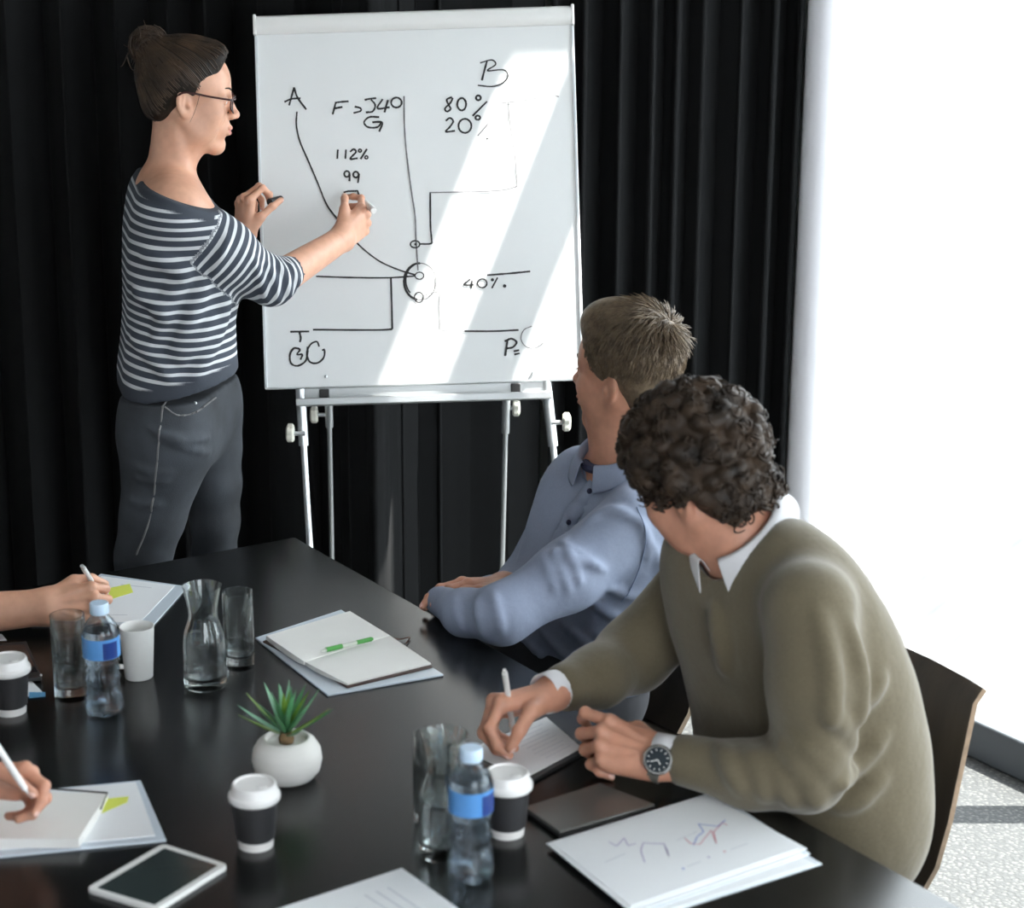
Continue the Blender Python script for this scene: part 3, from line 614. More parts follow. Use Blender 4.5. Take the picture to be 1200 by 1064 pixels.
for k in range(30):
    ring = k/30.0; az = k*2.39996+0.3; el = math.radians(14+66*ring**0.8+rg.uniform(-6, 6)); ln = 0.080-0.012*ring+rg.uniform(-0.010, 0.008)
    dr = np.array([math.cos(az)*math.cos(el), math.sin(az)*math.cos(el), math.sin(el)]); sd = nrm(np.cross(dr, (0, 0, 1))); upv = np.cross(sd, dr)
    b0 = c+np.array([0, 0, 0.069+0.010*ring])+dr*0.004; lf = MB(); V = []
    for i in range(8):
        t = i/7.0; wv = 0.0058*(0.55+1.3*t*(1-t))*(1-t**3)+0.0003; p = b0+dr*ln*t+np.array([0, 0, (0.010 if ring < .5 else -0.006)*t*t])
        V += [p-sd*wv+upv*wv*0.25, p-upv*wv*0.42, p+sd*wv+upv*wv*0.25, p+upv*wv*0.05]
    F = [(4*i+j, 4*i+(j+1) % 4, 4*i+4+(j+1) % 4, 4*i+4+j) for i in range(7) for j in range(4)]+[(3, 2, 1, 0), (28, 29, 30, 31)]
    lf.add(V, F).build('leaf', lfm[rg.choice((0, 0, 1, 2))], plant, smooth=True, angle=2.0)

# ------------------------------------------------------------------ papers, folders, notebooks, tablets
def quad(px4, z): return [T(x, y, z) for x, y in px4]
def slab(name, px4, z0, z1, m, parent=None, bevel=0.0): return MB().prism(quad(px4, z1), z0, z1).build(name, m, parent, bevel=bevel)
def ctr(px4, z): return np.mean(quad(px4, z), axis=0)
def lerp2(q, s, t):
    a, b, c_, d = [np.array(p, float) for p in q]; return (a*(1-s)+b*s)*(1-t)+(d*(1-s)+c_*s)*t
def lines(parent, q, z, rows, name='text_line', m='print', t=0.35):
    """rows: (s0, s1, t) print lines in the unit square of a sheet"""
    for s0, s1, tt in rows:
        a = lerp2(q, s0, tt-0.006); b = lerp2(q, s1, tt-0.006); c_ = lerp2(q, s1, tt+0.006); d = lerp2(q, s0, tt+0.006)
        MB().prism([T(*p, z) for p in (a, b, c_, d)], z, z+0.0002).build(name, M[m], parent)
# far left: clear folder with a highlighted page
fq = [(118, 672), (220, 687), (181, 731), (36, 733)]
t = thing('document_folder', 'clear document folder under the far left writing hand', 'folder', ctr(fq, TZ), 'clear folders with highlighted pages')
slab('cover', fq, TZ, TZ+0.003, M['sleeve'], t, 0.001); pq = [(119, 675), (205, 686), (165, 728), (44, 731)]
pg = slab('page', pq, TZ+0.003, TZ+0.004, M['paper'], t)
slab('highlighter_mark', [(128, 689), (152, 684), (156, 694), (127, 703)], TZ+0.004, TZ+0.0043, M['highlight'], pg)
lines(pg, pq, TZ+0.004, [(0.35, 0.75, 0.12), (0.3, 0.8, 0.82), (0.3, 0.7, 0.9)])
# left: black tablet in an open case, papers around it
bq = [(-60, 757), (31, 751), (49, 793), (-50, 803)]
t = thing('black_tablet', 'black tablet in a thin case behind the left-edge coffee cup', 'tablet', ctr(bq, TZ))
slab('case', bq, TZ+0.0025, TZ+0.010, M['black_paint'], t, 0.002); slab('screen', [(-58, 760), (28, 755), (44, 787), (-48, 797)], TZ+0.010, TZ+0.0106, mat('dark_screen', (0.01, 0.012, 0.014), 0.08), t)
MB().sphere(T(48, 791, TZ+0.011), 0.0022, 10, 6).build('stud', M['alu'], t, smooth=True)
t = tag(slab('loose_sheet', [(-45, 790), (34, 795), (53, 814), (-40, 822)], TZ, TZ+0.0012, M['paper']), 'loose white sheet with a blue edge under the black tablet', 'paper')
slab('blue_edge', [(34, 811), (53, 811), (53, 816), (34, 818)], TZ+0.0012, TZ+0.0016, mat('blue_edge_print', (0.12, 0.36, 0.60), 0.5), t)
tag(slab('paper_slip', [(-30, 743), (2, 743), (8, 750), (-28, 752)], TZ, TZ+0.001, M['paper']), 'small white paper slip at the left edge above the black tablet', 'paper')
# open notebook on a plastic folder
fq = [(299, 747), (400, 714), (520, 790), (384, 814)]
t = thing('plastic_folder', 'grey-blue plastic folder under the open notebook', 'folder', ctr(fq, TZ))
slab('cover', fq, TZ, TZ+0.004, M['sleeve'], t, 0.0012)
nb = thing('open_notebook', 'open dark-covered notebook with pale pages and a green pen on it', 'notebook', T(410, 760, TZ))
cov = [(308, 751), (409, 719), (507, 781), (407, 805)]
slab('cover', cov, TZ+0.0042, TZ+0.0072, mat('dark_brown_cover', (0.045, 0.020, 0.014), 0.5), nb, 0.0008)
# page blocks: thick left block and thinner right one, bowed towards the spine
spA, spB = np.array([356., 775.]), np.array([456., 744.])
def block(name, a, b, sa, sb, h0, h1):
    """pages between the outer edge a-b and the spine sa-sb"""
    n = 10; z0 = TZ+0.0073; mb = MB(); V = []
    for i in range(n+1):
        s = i/n; h = h0+(h1-h0)*s - 0.004*s**6 + 0.002*math.sin(math.pi*s)
        for e0, e1 in ((a, sa), (b, sb)):
            p = np.array(e0)*(1-s)+np.array(e1)*s; q = T(p[0], p[1], z0+h); V += [q, np.array([q[0], q[1], z0])]
    F = [(4*i, 4*i+2, 4*i+6, 4*i+4) for i in range(n)]+[(4*i+1, 4*i+5, 4*i+7, 4*i+3) for i in range(n)]+[(4*i, 4*i+4, 4*i+5, 4*i+1) for i in range(n)]+[(4*i+2, 4*i+3, 4*i+7, 4*i+6) for i in range(n)]+[(0, 1, 3, 2), (4*n, 4*n+2, 4*n+3, 4*n+1)]
    return mb.add(V, F).build(name, M['paper_cream'], nb, smooth=True, angle=0.8)
lp = block('left_pages', (312, 745), (410, 716), spA, spB, 0.008, 0.011); block('right_pages', (407, 801), (505, 777), spA, spB, 0.003, 0.009)
MB().tube(spline([T(455, 746, TZ+0.012), T(468, 749, TZ+0.008), T(480, 747, TZ+0.0035), T(476, 754, TZ+0.003)], 6), 0.0011, 6).build('ribbon', mat('brown_ribbon', (0.12, 0.05, 0.03), 0.7), nb)
def pen(name, label, p0, p1, r, parts, group=None, cat='pen'):
    """parts: (t0, t1, r factor0, r factor1, material, part name) along p0 (tip) -> p1"""
    p0 = np.asarray(p0); p1 = np.asarray(p1); t = thing(name, label, cat, p0, group)
    for a, b, f0, f1, m, nm in parts: MB().tube([p0+(p1-p0)*a, p0+(p1-p0)*b], [r*f0, r*f1], 14).build(nm, M[m] if isinstance(m, str) else m, t, smooth=True)
    return t
M['green'] = mat('green_rubber', (0.08, 0.34, 0.07), 0.45); M['clearp'] = mat('pale_clear_barrel', (0.62, 0.66, 0.58), 0.25)
gp = pen('green_pen', 'green and clear ballpoint pen lying on the open notebook', T(376, 763, TZ+0.0225), T(437, 748.5, TZ+0.0235), 0.0042, [(0, 0.10, 0.25, 0.8, 'clearp', 'tip'), (0.10, 0.40, 1.05, 1.05, 'green', 'grip'), (0.40, 0.68, 0.9, 0.9, 'clearp', 'barrel'), (0.68, 0.97, 1.0, 1.0, 'green', 'upper_barrel'), (0.97, 1.0, 0.7, 0.6, 'green', 'button')])
# near left: folder with highlighted page, notebook on it, hand above
fq = [(76, 925), (165, 914), (195, 984), (-40, 1008)]
t = thing('document_folder', 'clear document folder under the folded cream notepad', 'folder', ctr(fq, TZ), 'clear folders with highlighted pages')
slab('cover', [(-60, 935), (165, 914), (195, 984), (-60, 1009)], TZ, TZ+0.004, M['sleeve'], t, 0.0012)
pg = slab('page', [(-60, 937), (159, 916), (182, 979), (-60, 1001)], TZ+0.004, TZ+0.0052, M['paper'], t)
slab('highlighter_mark', [(125, 936), (151, 933), (149, 940), (119, 953)], TZ+0.0052, TZ+0.0055, M['highlight'], pg)
nq = [(-70, 928), (126, 929), (92, 983), (-70, 983)]
t = thing('cream_notepad', 'thick cream notepad folded back on the near left folder', 'notebook', ctr(nq, TZ))
n = 9; V = []
for i in range(n+1):
    s = i/n; a = lerp2(nq, 0, s); b = lerp2(nq, 1, s); h = 0.010+0.006*math.sin(s*math.pi)*0.6+0.004*s
    for q in (a, b): p = T(q[0], q[1], TZ+0.0054+h); V += [p, np.array([p[0], p[1], TZ+0.0054])]
F = [(4*i, 4*i+4, 4*i+6, 4*i+2) for i in range(n)]+[(4*i+1, 4*i+3, 4*i+7, 4*i+5) for i in range(n)]+[(4*i, 4*i+1, 4*i+5, 4*i+4) for i in range(n)]+[(4*i+2, 4*i+6, 4*i+7, 4*i+3) for i in range(n)]+[(0, 2, 3, 1), (4*n, 4*n+1, 4*n+3, 4*n+2)]
MB().add(V, F).build('page_block', M['paper_cream'], t, smooth=True, angle=0.7)
MB().tube([T(60, 924, TZ+0.0165), T(126, 929, TZ+0.0165), T(118, 948, TZ+0.014)], 0.0013, 6).build('dark_edge', M['black_paint'], t)
# white tablet
tq = [(191, 988), (268.5, 1013), (184, 1066), (100, 1041)]
t = thing('white_tablet', 'white-framed tablet with a dark blank screen lying near the front', 'tablet', ctr(tq, TZ))
def round_quad(px4, z, f=0.10):
    P = quad(px4, z); out = []
    for i in range(4):
        a, b, c_ = P[i-1], P[i], P[(i+1) % 4]; e = 0.011
        p0 = b+nrm(a-b)*e; p2 = b+nrm(c_-b)*e
        out += [(1-s)**2*p0+2*s*(1-s)*b+s*s*p2 for s in np.linspace(0, 1, 6)]
    return out
MB().prism(round_quad(tq, TZ+0.007), TZ, TZ+0.0075).build('body', M['white_plastic'], t, bevel=0.0015)
slab('screen', [lerp2(tq, .10, .065), lerp2(tq, .90, .065), lerp2(tq, .90, .935), lerp2(tq, .10, .935)], TZ+0.0075, TZ+0.0079, mat('blank_screen', (0.035, 0.048, 0.048), 0.12, spec=0.6), t)
# sheet at the bottom edge
bq = [(471, 1017), (580, 1095), (440, 1150), (300, 1073)]
t = tag(slab('printed_sheet', bq, TZ, TZ+0.0015, M['paper']), 'printed white sheet at the bottom edge below the carafe', 'paper')
lines(t, bq, TZ+0.0015, [(0.15, 0.55, 0.2), (0.15, 0.7, 0.28), (0.15, 0.6, 0.36), (0.25, 0.8, 0.5), (0.6, 0.9, 0.12)])
# paper and dark pad under the writing man's hands
dq = [(543, 884), (641, 842), (686, 880), (616, 918)]
t = thing('writing_pad', 'white writing sheet on a dark pad under the pen of the man in olive', 'notepad', ctr(dq, TZ))
slab('backing', dq, TZ, TZ+0.006, M['black_paint'], t, 0.001); pq = [(545, 880), (640, 840), (682, 876), (616, 911)]
pg = slab('sheet', pq, TZ+0.006, TZ+0.0072, M['paper'], t)
lines(pg, pq, TZ+0.0072, [(0.45+0.02*(i % 3), 0.9-0.05*(i % 2), 0.12+0.09*i) for i in range(9)])
# grey closed notebook
gq = [(614, 948), (703, 919), (768, 946), (656, 979)]
t = thing('grey_notebook', 'closed shiny dark grey notebook beside the chart papers', 'notebook', ctr(gq, TZ))
slab('lower_cover', gq, TZ, TZ+0.005, M['black_paint'], t, 0.001); slab('upper_cover', [(614, 945), (703, 917), (768, 942), (656, 974)], TZ+0.005, TZ+0.010, mat('grey_gloss_cover', (0.09, 0.088, 0.082), 0.22, spec=0.6), t, 0.0015)
# stack of chart papers in clear files
stack = [([(668, 1000), (850, 948), (964, 1012), (757, 1078)], 'lowest clear file in the chart paper stack'), ([(650, 990), (858, 941), (950, 1000), (745, 1072)], 'middle clear file in the chart paper stack'), ([(640, 988), (828, 930), (946, 994), (736, 1066)], 'top chart sheet of the paper stack with coloured line graphs')]
z = TZ
for i, (q, lb) in enumerate(stack):
    t = thing('chart_sheet', lb, 'paper', ctr(q, z), 'stack of chart papers'); 
    slab('clear_file', q, z, z+0.0016, M['paper'] if i == 2 else mat('white_file', (0.70, 0.75, 0.80), 0.25), t, 0.0006); inner = [lerp2(q, s, u) for s, u in ((.03, .03), (.97, .03), (.97, .97), (.03, .97))]
    pg = slab('page', inner, z+0.0016, z+0.0026, M['paper'], t); z += 0.0034
zt_ = z-0.0008+0.0002; q = stack[2][0]
def ribbon(pts, w, name, m, parent, z):
    mb = MB(); P = [T(x, y, z) for x, y in pts]
    for a, b in zip(P[:-1], P[1:]):
        nn = np.array([-(b-a)[1], (b-a)[0], 0]); nn = nrm(nn)*w; mb.prism([a-nn, b-nn, b+nn, a+nn], z, z+0.0002)
    mb.build(name, m, parent)
cb = mat('blue_chart_line', (0.18, 0.26, 0.60), 0.6); cr = mat('red_chart_line', (0.60, 0.22, 0.28), 0.6); cg = mat('violet_chart_line', (0.34, 0.28, 0.50), 0.6)
k = lambda P: [(610+x*0.3, 910+y*0.3) for x, y in P]
ribbon(k([(345, 255), (375, 272), (405, 240), (420, 270), (450, 262)]), 0.0006, 'violet_line', cg, pg, zt_)
ribbon(k([(485, 335), (470, 290), (480, 258), (515, 262), (560, 262), (580, 310), (570, 280)]), 0.0006, 'violet_line', cg, pg, zt_)
ribbon(k([(675, 268), (690, 235), (715, 215), (695, 185), (735, 190), (770, 195), (800, 170)]), 0.0007, 'blue_line', cb, pg, zt_)
ribbon(k([(640, 240), (665, 262), (700, 265), (745, 210), (765, 262), (755, 215), (790, 180), (808, 190)]), 0.0006, 'red_line', cr, pg, zt_)
ribbon(k([(330, 335), (410, 300)]), 0.0006, 'axis_line', M['print'], pg, zt_); ribbon(k([(610, 250), (690, 215)]), 0.0004, 'axis_line', M['print'], pg, zt_)
ribbon(k([(820, 285), (888, 262)]), 0.0007, 'caption', M['print'], pg, zt_); ribbon(k([(650, 352), (705, 332)]), 0.0007, 'caption', M['print'], pg, zt_)
for (x, y), m_ in zip(k([(797, 293), (635, 360), (735, 315)]), (cr, cb, cg)):
    p = T(x, y, zt_); MB().prism([p+0.0018*np.array([math.cos(a), math.sin(a), 0]) for a in np.linspace(0, 5.5, 8)], zt_, zt_+0.0003).build('legend_dot', m_, pg)
# chairs: bent plywood shells on steel legs
M['ply'] = mat('dark_stained_veneer', (0.028, 0.022, 0.016), 0.42, col2=(0.050, 0.040, 0.028), vscale=25, stretch=(1, 1, 0.04), bump=0.15, bscale=120)
M['ply_edge'] = mat('plywood_edge', (0.15, 0.105, 0.068), 0.6, var=0.2, vscale=60)
def chair(label, seat_c, facing, back_h=0.86, wid=0.42):
    F_ = nrm(facing); S_ = np.array([-F_[1], F_[0], 0]); t = thing('plywood_chair', label, 'chair', (seat_c[0], seat_c[1], 0), 'plywood chairs along the window side'); base = np.array([seat_c[0], seat_c[1], 0])
    def shell(name, prof, w0, w1, th, mi_edge=True):
        n = len(prof); V = []; m_ = 12
        for side in (0, 1):
            for i, (f, z) in enumerate(prof):
                s = i/(n-1); ww = w0+(w1-w0)*s
                for j in range(m_+1):
                    v = -1+2*j/m_; bow = 0.025*(1-v*v)*(s if name == 'backrest' else 0.3)
                    tn = np.array(prof[min(i+1, n-1)])-np.array(prof[max(i-1, 0)]); tn = tn/np.linalg.norm(tn); off = -th*side
                    V.append(base+F_*(f-bow-tn[1]*off)+S_*ww*v*0.5+np.array([0, 0, z+tn[0]*off]))
        w = m_+1; o2 = n*w
        F = [(i*w+j, i*w+j+1, (i+1)*w+j+1, (i+1)*w+j) for i in range(n-1) for j in range(m_)]
        F2 = [tuple(o2+k for k in reversed(f)) for f in F]
        rim = [(i*w, (i+1)*w, o2+(i+1)*w, o2+i*w) for i in range(n-1)]+[((i+1)*w+m_, i*w+m_, o2+i*w+m_, o2+(i+1)*w+m_) for i in range(n-1)]+[(j+1, j, o2+j, o2+j+1) for j in range(m_)]+[((n-1)*w+j, (n-1)*w+j+1, o2+(n-1)*w+j+1, o2+(n-1)*w+j) for j in range(m_)]
        mb = MB(); mb.v = [np.array(v) for v in V]; mb.f = F+F2+rim; mb.mi = [0]*(len(F)*2)+[1]*len(rim)
        return mb.build(name, [M['ply'], M['ply_edge']], t, smooth=True, angle=0.9)
    shell('seat', [(0.22, 0.440), (0.20, 0.452), (0.10, 0.452), (0.0, 0.448), (-0.12, 0.446), (-0.19, 0.452)], wid, wid*0.96, 0.012)
    shell('backrest', [(-0.19, 0.460), (-0.215, 0.50), (-0.235, 0.58), (-0.25, 0.68), (-0.265, 0.78), (-0.28, back_h)], wid*0.94, wid*1.02, 0.012)
    for a, b in ((0.17, 1), (0.17, -1), (-0.16, 1), (-0.16, -1)):
        MB().tube([base+F_*a+S_*b*wid*0.40+(0, 0, 0.441), base+F_*(a*1.15)+S_*b*wid*0.44+(0, 0, 0.004)], 0.011, 12).build('leg', M['alu'], t, smooth=True)
    return t
# ================================================================== PEOPLE: tools
def frame(F, U):
    """rows: forward, left, up"""
    F = nrm(F); L = nrm(np.cross(U, F)); U = np.cross(F, L); return np.array([F, L, U])
def rotx(v, axis, ang):
    axis = nrm(axis); v = np.asarray(v, float); return v*math.cos(ang)+np.cross(axis, v)*math.sin(ang)+axis*np.dot(axis, v)*(1-math.cos(ang))
FING = {  # knuckle position (forward, radial, dorsal), bone lengths, radii
 'index': ((0.090, 0.026, 0.000), (0.044, 0.026, 0.020), (0.0100, 0.0088, 0.0080, 0.0068)),
 'middle': ((0.094, 0.005, 0.003), (0.049, 0.030, 0.021), (0.0102, 0.0090, 0.0082, 0.0070)),
 'ring': ((0.087, -0.016, 0.001), (0.045, 0.028, 0.021), (0.0098, 0.0085, 0.0077, 0.0066)),
 'pinky': ((0.077, -0.034, -0.005), (0.035, 0.021, 0.018), (0.0088, 0.0075, 0.0068, 0.0058))}
def hand(wrist, fwd, dorsal, left=False, scale=1.0, curl=None, thumb=None, arm=None, arm_r=(0.026, 0.034), h=0.0016, slim=1.0, veins=True):
    """one hand with forearm stub as an implicit surface. curl: finger -> (mcp, pip, dip, spread) degrees.
    thumb: three local points (mcp, ip, tip). arm: point up the forearm. Returns mesh parts, joints, nails"""
    f = nrm(fwd); d = np.asarray(dorsal, float); d = nrm(d-f*np.dot(d, f)); r = np.cross(f, d) if left else np.cross(d, f)
    wrist = np.asarray(wrist, float); S_ = scale
    def Lc(p): return wrist+S_*(f*p[0]+r*p[1]+d*p[2])
    J = {}; ext = [wrist]
    for k, (kn, ln, rd) in FING.items():
        mc, pi, di, sp = (curl or {}).get(k, (20, 25, 15, 0)); p = np.array(kn); pts = [p]; a = 0
        for l, an in zip(ln, (mc, pi, di)):
            a += math.radians(an); s_ = math.radians(sp); p = p+l*np.array([math.cos(a)*math.cos(s_), math.sin(s_)*max(0.2, math.cos(a)), -math.sin(a)]); pts.append(p)
        J[k] = [Lc(q) for q in pts]; ext += J[k]
    th = thumb if thumb is not None else ((0.052, 0.050, -0.016), (0.080, 0.060, -0.022), (0.104, 0.064, -0.026))
    J['thumb'] = [Lc((0.016, 0.020, -0.008))]+[Lc(q) for q in th]; ext += J['thumb']
    if arm is not None: ext.append(np.asarray(arm, float))
    E_ = np.array(ext); pad = 0.045
    Fh = Field(E_.min(0)-pad, E_.max(0)+pad, h); T_ = Fh.like()
    # palm
    for k, y0 in (('index', 0.017), ('middle', 0.006), ('ring', -0.007), ('pinky', -0.017)):
        kn = FING[k][0]; Fh.cap(Lc((0.004, y0, -0.001)), Lc((kn[0]-0.004, kn[1], kn[2]-0.004)), S_*0.0165*slim, S_*0.0122*slim, 0.014*S_)
    Fh.cap(Lc((0.020, -0.022, -0.008)), Lc((0.060, -0.033, -0.010)), S_*0.0145*slim, S_*0.011*slim, 0.012*S_)
    Fh.cap(J['thumb'][0], J['thumb'][1]*0.85+J['thumb'][0]*0.15, S_*0.0175*slim, S_*0.0125*slim, 0.014*S_)
    # fingers, kept apart from each other
    for k in FING:
        rd = FING[k][2]; q = Fh.like().f; G = Fh.like(); pts = J[k]
        for i in range(3): G.cap(pts[i], pts[i+1], S_*rd[i]*slim, S_*rd[i+1]*slim, 0.003*S_)
        for i in (1, 2):
            G.ell(pts[i]+d*0.0008*S_, np.ones(3)*S_*rd[i]*1.06*slim, None, 0.004*S_)
        T_.f = np.minimum(T_.f, G.f)
    Gt = Fh.like(); tr_ = (0.0135, 0.0112, 0.0098, 0.0080)
    for i in range(3): Gt.cap(J['thumb'][i], J['thumb'][i+1], S_*tr_[i]*slim, S_*tr_[i+1]*slim, 0.005*S_)
    T_.f = np.minimum(T_.f, Gt.f)
    Fh.f = smin(Fh.f, T_.f, 0.007*S_)
    # knuckles and tendons
    for k in FING:
        kn = np.array(FING[k][0]); Fh.ell(Lc(kn+(0, 0, 0.004)), np.array([0.0095, 0.0085, 0.0080])*S_*slim, np.array([f, r, d]), 0.008*S_)
        if veins: Fh.cap(Lc((0.030, kn[1]*0.55, 0.0145*slim)), Lc(kn+(-0.012, 0, 0.0075)), S_*0.0026, S_*0.003, 0.006*S_)
    if arm is not None:
        A = np.asarray(arm, float); w0, w1 = arm_r
        for s_ in (-1, 1): Fh.cap(wrist+r*s_*0.0095*S_-f*0.004, A+r*s_*w1*0.28, w0*0.78, w1*0.86, 0.02)
        Fh.cap(wrist, A, w0*0.8, w1*0.9, 0.02)
    V, Q = Fh.mesh(1)
    nails = []
    for k, pts in J.items():
        a, b = pts[-2], pts[-1]; ax = nrm(b-a); up = nrm(d-ax*np.dot(d, ax)) if k != 'thumb' else None
        if k == 'thumb': up = nrm(np.cross(ax, np.cross(J['index'][0]-J['thumb'][1], ax)))*-1
        else:
            pl = np.cross(r, ax); up = nrm(pl if np.dot(pl, np.cross(r, f)) > 0 else -pl); 
            up = nrm(np.cross(ax, np.cross(d*0.5+f*0.9 if np.dot(ax, d) < -0.3 else d, ax)))
        rr = (FING[k][2][3] if k in FING else 0.0085)*S_*slim; nails.append((b+up*rr*0.75+ax*rr*0.15, rr*0.95, up))
    return (V, Q), J, nails
def nail_mask(V, nails):
    m_ = np.zeros(len(V), int)
    for c_, r_, up in nails: m_[((V-c_)**2).sum(1) < (r_*0.9)**2] = 1
    return m_
def head(o, A, s=1.0, h=0.0024, fem=False, neck=None, neck_r=(0.056, 0.062), jaw=1.0, nose=1.0, extra=None, lo_pad=0.09):
    """o: point between the eyes' level and the skull axis; A: rows forward, left, up"""
    o = np.asarray(o, float)
    def P(x, y, z): return o+s*(A[0]*x+A[1]*y+A[2]*z)
    pts = [P(x, y, z) for x in (-0.13, 0.15) for y in (-0.1, 0.1) for z in (-0.15, 0.16)]
    if neck is not None: pts += [np.asarray(q, float) for q in neck]
    pts += [np.asarray(q, float) for q in (extra or {}).get('bounds', [])]
    E_ = np.array(pts); lo, hi = E_.min(0)-0.03, E_.max(0)+0.03
    if neck is not None: lo = lo-np.array([lo_pad, lo_pad, 0.0]); hi = hi+np.array([lo_pad, lo_pad, 0.0])
    Fd = Field(lo, hi, h)
    e = lambda c_, r_, k=0.02, op='u': Fd.ell(P(*c_), np.array(r_)*s, A, k*s, op)
    c = lambda a, b, ra, rb, k=0.015, op='u': Fd.cap(P(*a), P(*b), ra*s, rb*s, k*s, op)
    e((-0.016, 0, 0.040), (0.094, 0.074, 0.084)); e((0.030, 0, 0.030), (0.060, 0.064, 0.062), 0.03)
    e((0.030, 0, -0.035), (0.054, 0.056, 0.080), 0.03)
    for y in (-1, 1):
        c((-0.012, y*0.055, -0.040), (0.022, y*0.043, -0.082), 0.016*jaw, 0.015*jaw, 0.025); c((0.022, y*0.043, -0.082), (0.068, y*0.010, -0.103), 0.015*jaw, 0.014*jaw, 0.025)
        e((0.056, y*0.042, -0.026), (0.024, 0.022, 0.022), 0.02); e((0.034, y*0.046, -0.056), (0.034, 0.018, 0.034), 0.02)                                   # cheekbone
        c((0.082, y*0.014, 0.020), (0.066, y*0.044, 0.018), 0.009 if not fem else 0.007, 0.008, 0.014)   # brow
    e((0.072, 0, -0.102), (0.017, 0.018, 0.015), 0.018)                                            # chin
    e((0.077, 0, -0.060), (0.021, 0.027, 0.027), 0.02)                                             # muzzle
    for y in (-1, 1): e((0.094, y*0.031, 0.000), (0.017, 0.016, 0.012), 0.014, 's')
    nz = nose
    c((0.084, 0, 0.012), (0.102+0.004*nz, 0, -0.025), 0.0080, 0.0085, 0.012); e((0.105+0.004*nz, 0, -0.030), (0.0095, 0.0095, 0.0088), 0.008)
    for y in (-1, 1): e((0.098, y*0.0105, -0.034), (0.0095, 0.0062, 0.0068), 0.006); e((0.101, y*0.006, -0.0415), (0.004, 0.0028, 0.003), 0.002, 's')
    e((0.0965, 0, -0.0585), (0.0080, 0.022, 0.0056), 0.006); e((0.0950, 0, -0.0705), (0.0080, 0.019, 0.0062), 0.006)
    e((0.103, 0, -0.0645), (0.008, 0.022, 0.0011), 0.0016, 's')
    e((0.094, 0, -0.083), (0.005, 0.016, 0.0045), 0.008, 's')
    for y in (-1, 1):                                                                               # eyelids over the eyeballs, ears
        e((0.0735, y*0.031, 0.0015), (0.0135, 0.0155, 0.0118), 0.004); e((0.0885, y*0.033, -0.0015), (0.008, 0.0125, 0.0030), 0.003, 's')
        a = (-0.012, y*0.071, -0.012)
        Ae = np.array([nrm(A[0]*0.93+A[1]*y*-0.30+A[2]*0.25), None, None], dtype=object); ef = nrm(A[0]*0.90-A[1]*y*0.42); el = nrm(A[1]*y*0.90+A[0]*0.42); eu = nrm(A[2]*0.97-A[0]*0.22); el = nrm(np.cross(eu, ef)); ef = np.cross(el, eu)
        Er = np.array([ef, el, eu])
        Fd.ell(P(*a), np.array([0.0185, 0.0075, 0.031])*s, Er, 0.006*s); Fd.ell(P(a[0]+0.002, a[1]+y*0.0075, a[2]+0.002), np.array([0.0105, 0.0050, 0.0185])*s, Er, 0.004*s, 's')
        Fd.ell(P(a[0]+0.010, a[1]+y*0.0015, a[2]-0.004), np.array([0.0045, 0.0045, 0.006])*s, Er, 0.004*s)
        Fd.cap(P(a[0]-0.004, a[1]+y*0.0045, a[2]-0.013), P(a[0]-0.002, a[1]+y*0.0050, a[2]+0.016), 0.0022*s, 0.0022*s, 0.004*s)
    if neck is not None:
        n_ = [np.asarray(q, float) for q in neck]; top = P(-0.028, 0, -0.035)
        rr = list(neck_r)+[neck_r[-1]]*8
        chain = [top]+n_
        for i in range(len(chain)-1): Fd.cap(chain[i], chain[i+1], rr[i], rr[i+1], 0.03)
    if extra and 'add' in extra: extra['add'](Fd)
    V, Q = Fd.mesh(1)
    lipm = lambda V_: ((((V_-P(0.099, 0, -0.0645))@A[0]/(0.010*s))**2+((V_-P(0.099, 0, -0.0645))@A[1]/(0.021*s))**2+((V_-P(0.099, 0, -0.0645))@A[2]/(0.0115*s))**2) < 1).astype(int)
    return (V, Q), P, lipm
def eyeballs(P, A, s, parent, gaze=None):
    for y in (-1, 1):
        c_ = P(0.0735, y*0.031, 0.0005); e = MB().sphere(c_, 0.0120*s, 16, 10).build('eye', M['eye_white'], parent, smooth=True)
        g = nrm(gaze if gaze is not None else A[0]); MB().sphere(c_+g*0.0085*s, 0.0050*s, 12, 8).build('iris', M['iris'], e, smooth=True)
        # lashes
        p = [P(0.0850+0.0012*math.cos(t), y*(0.031+0.0125*math.sin(t)), 0.0030+0.001*math.cos(t)) for t in np.linspace(-1.2, 1.2, 7)]
        MB().tube(p, 0.0009*s, 5).build('lash_line', M['iris'], e)
def strands(name, curves, m, parent, r0=0.0012, r1=0.0003, sides=3):
    mb = MB()
    for c_ in curves:
        k = len(c_); mb.tube(c_, [r0+(r1-r0)*(i/(k-1))**2 for i in range(k)], sides, cap=False)
    return mb.build(name, m, parent, smooth=True, angle=3.0)
def collar(name, pts_in, pts_out, m, parent, th=0.0025):
    """folded shirt collar: rings of points, stand (inner) and fall (outer edge)"""
    a = spline(pts_in[0], 6); b = spline(pts_in[1], 6); c_ = spline(pts_out, 6); n = len(a)
    V = list(a)+list(b)+[(x*0.55+y*0.45)+0.0 for x, y in zip(b, c_)]+list(c_)
    F = [(k*n+i, k*n+i+1, (k+1)*n+i+1, (k+1)*n+i) for k in range(3) for i in range(n-1)]
    o = link_mesh(name, V, F, m, parent, True); sd = o.modifiers.new('cloth', 'SOLIDIFY'); sd.thickness = th; sd.offset = 0
    ss = o.modifiers.new('soft', 'SUBSURF'); ss.levels = 1; ss.render_levels = 1
    return o
def C(px, py, Y, r): P_ = W(px, py, Y); return P_, rm(r, P_)
def bar(Fd, px, py, Y, r, hl, L, k=0.05, shift=(0, 0, 0)):
    P_, R_ = C(px, py, Y, r); P_ = P_+np.array(shift); Fd.cap(P_-L*hl, P_+L*hl, R_, R_, k)
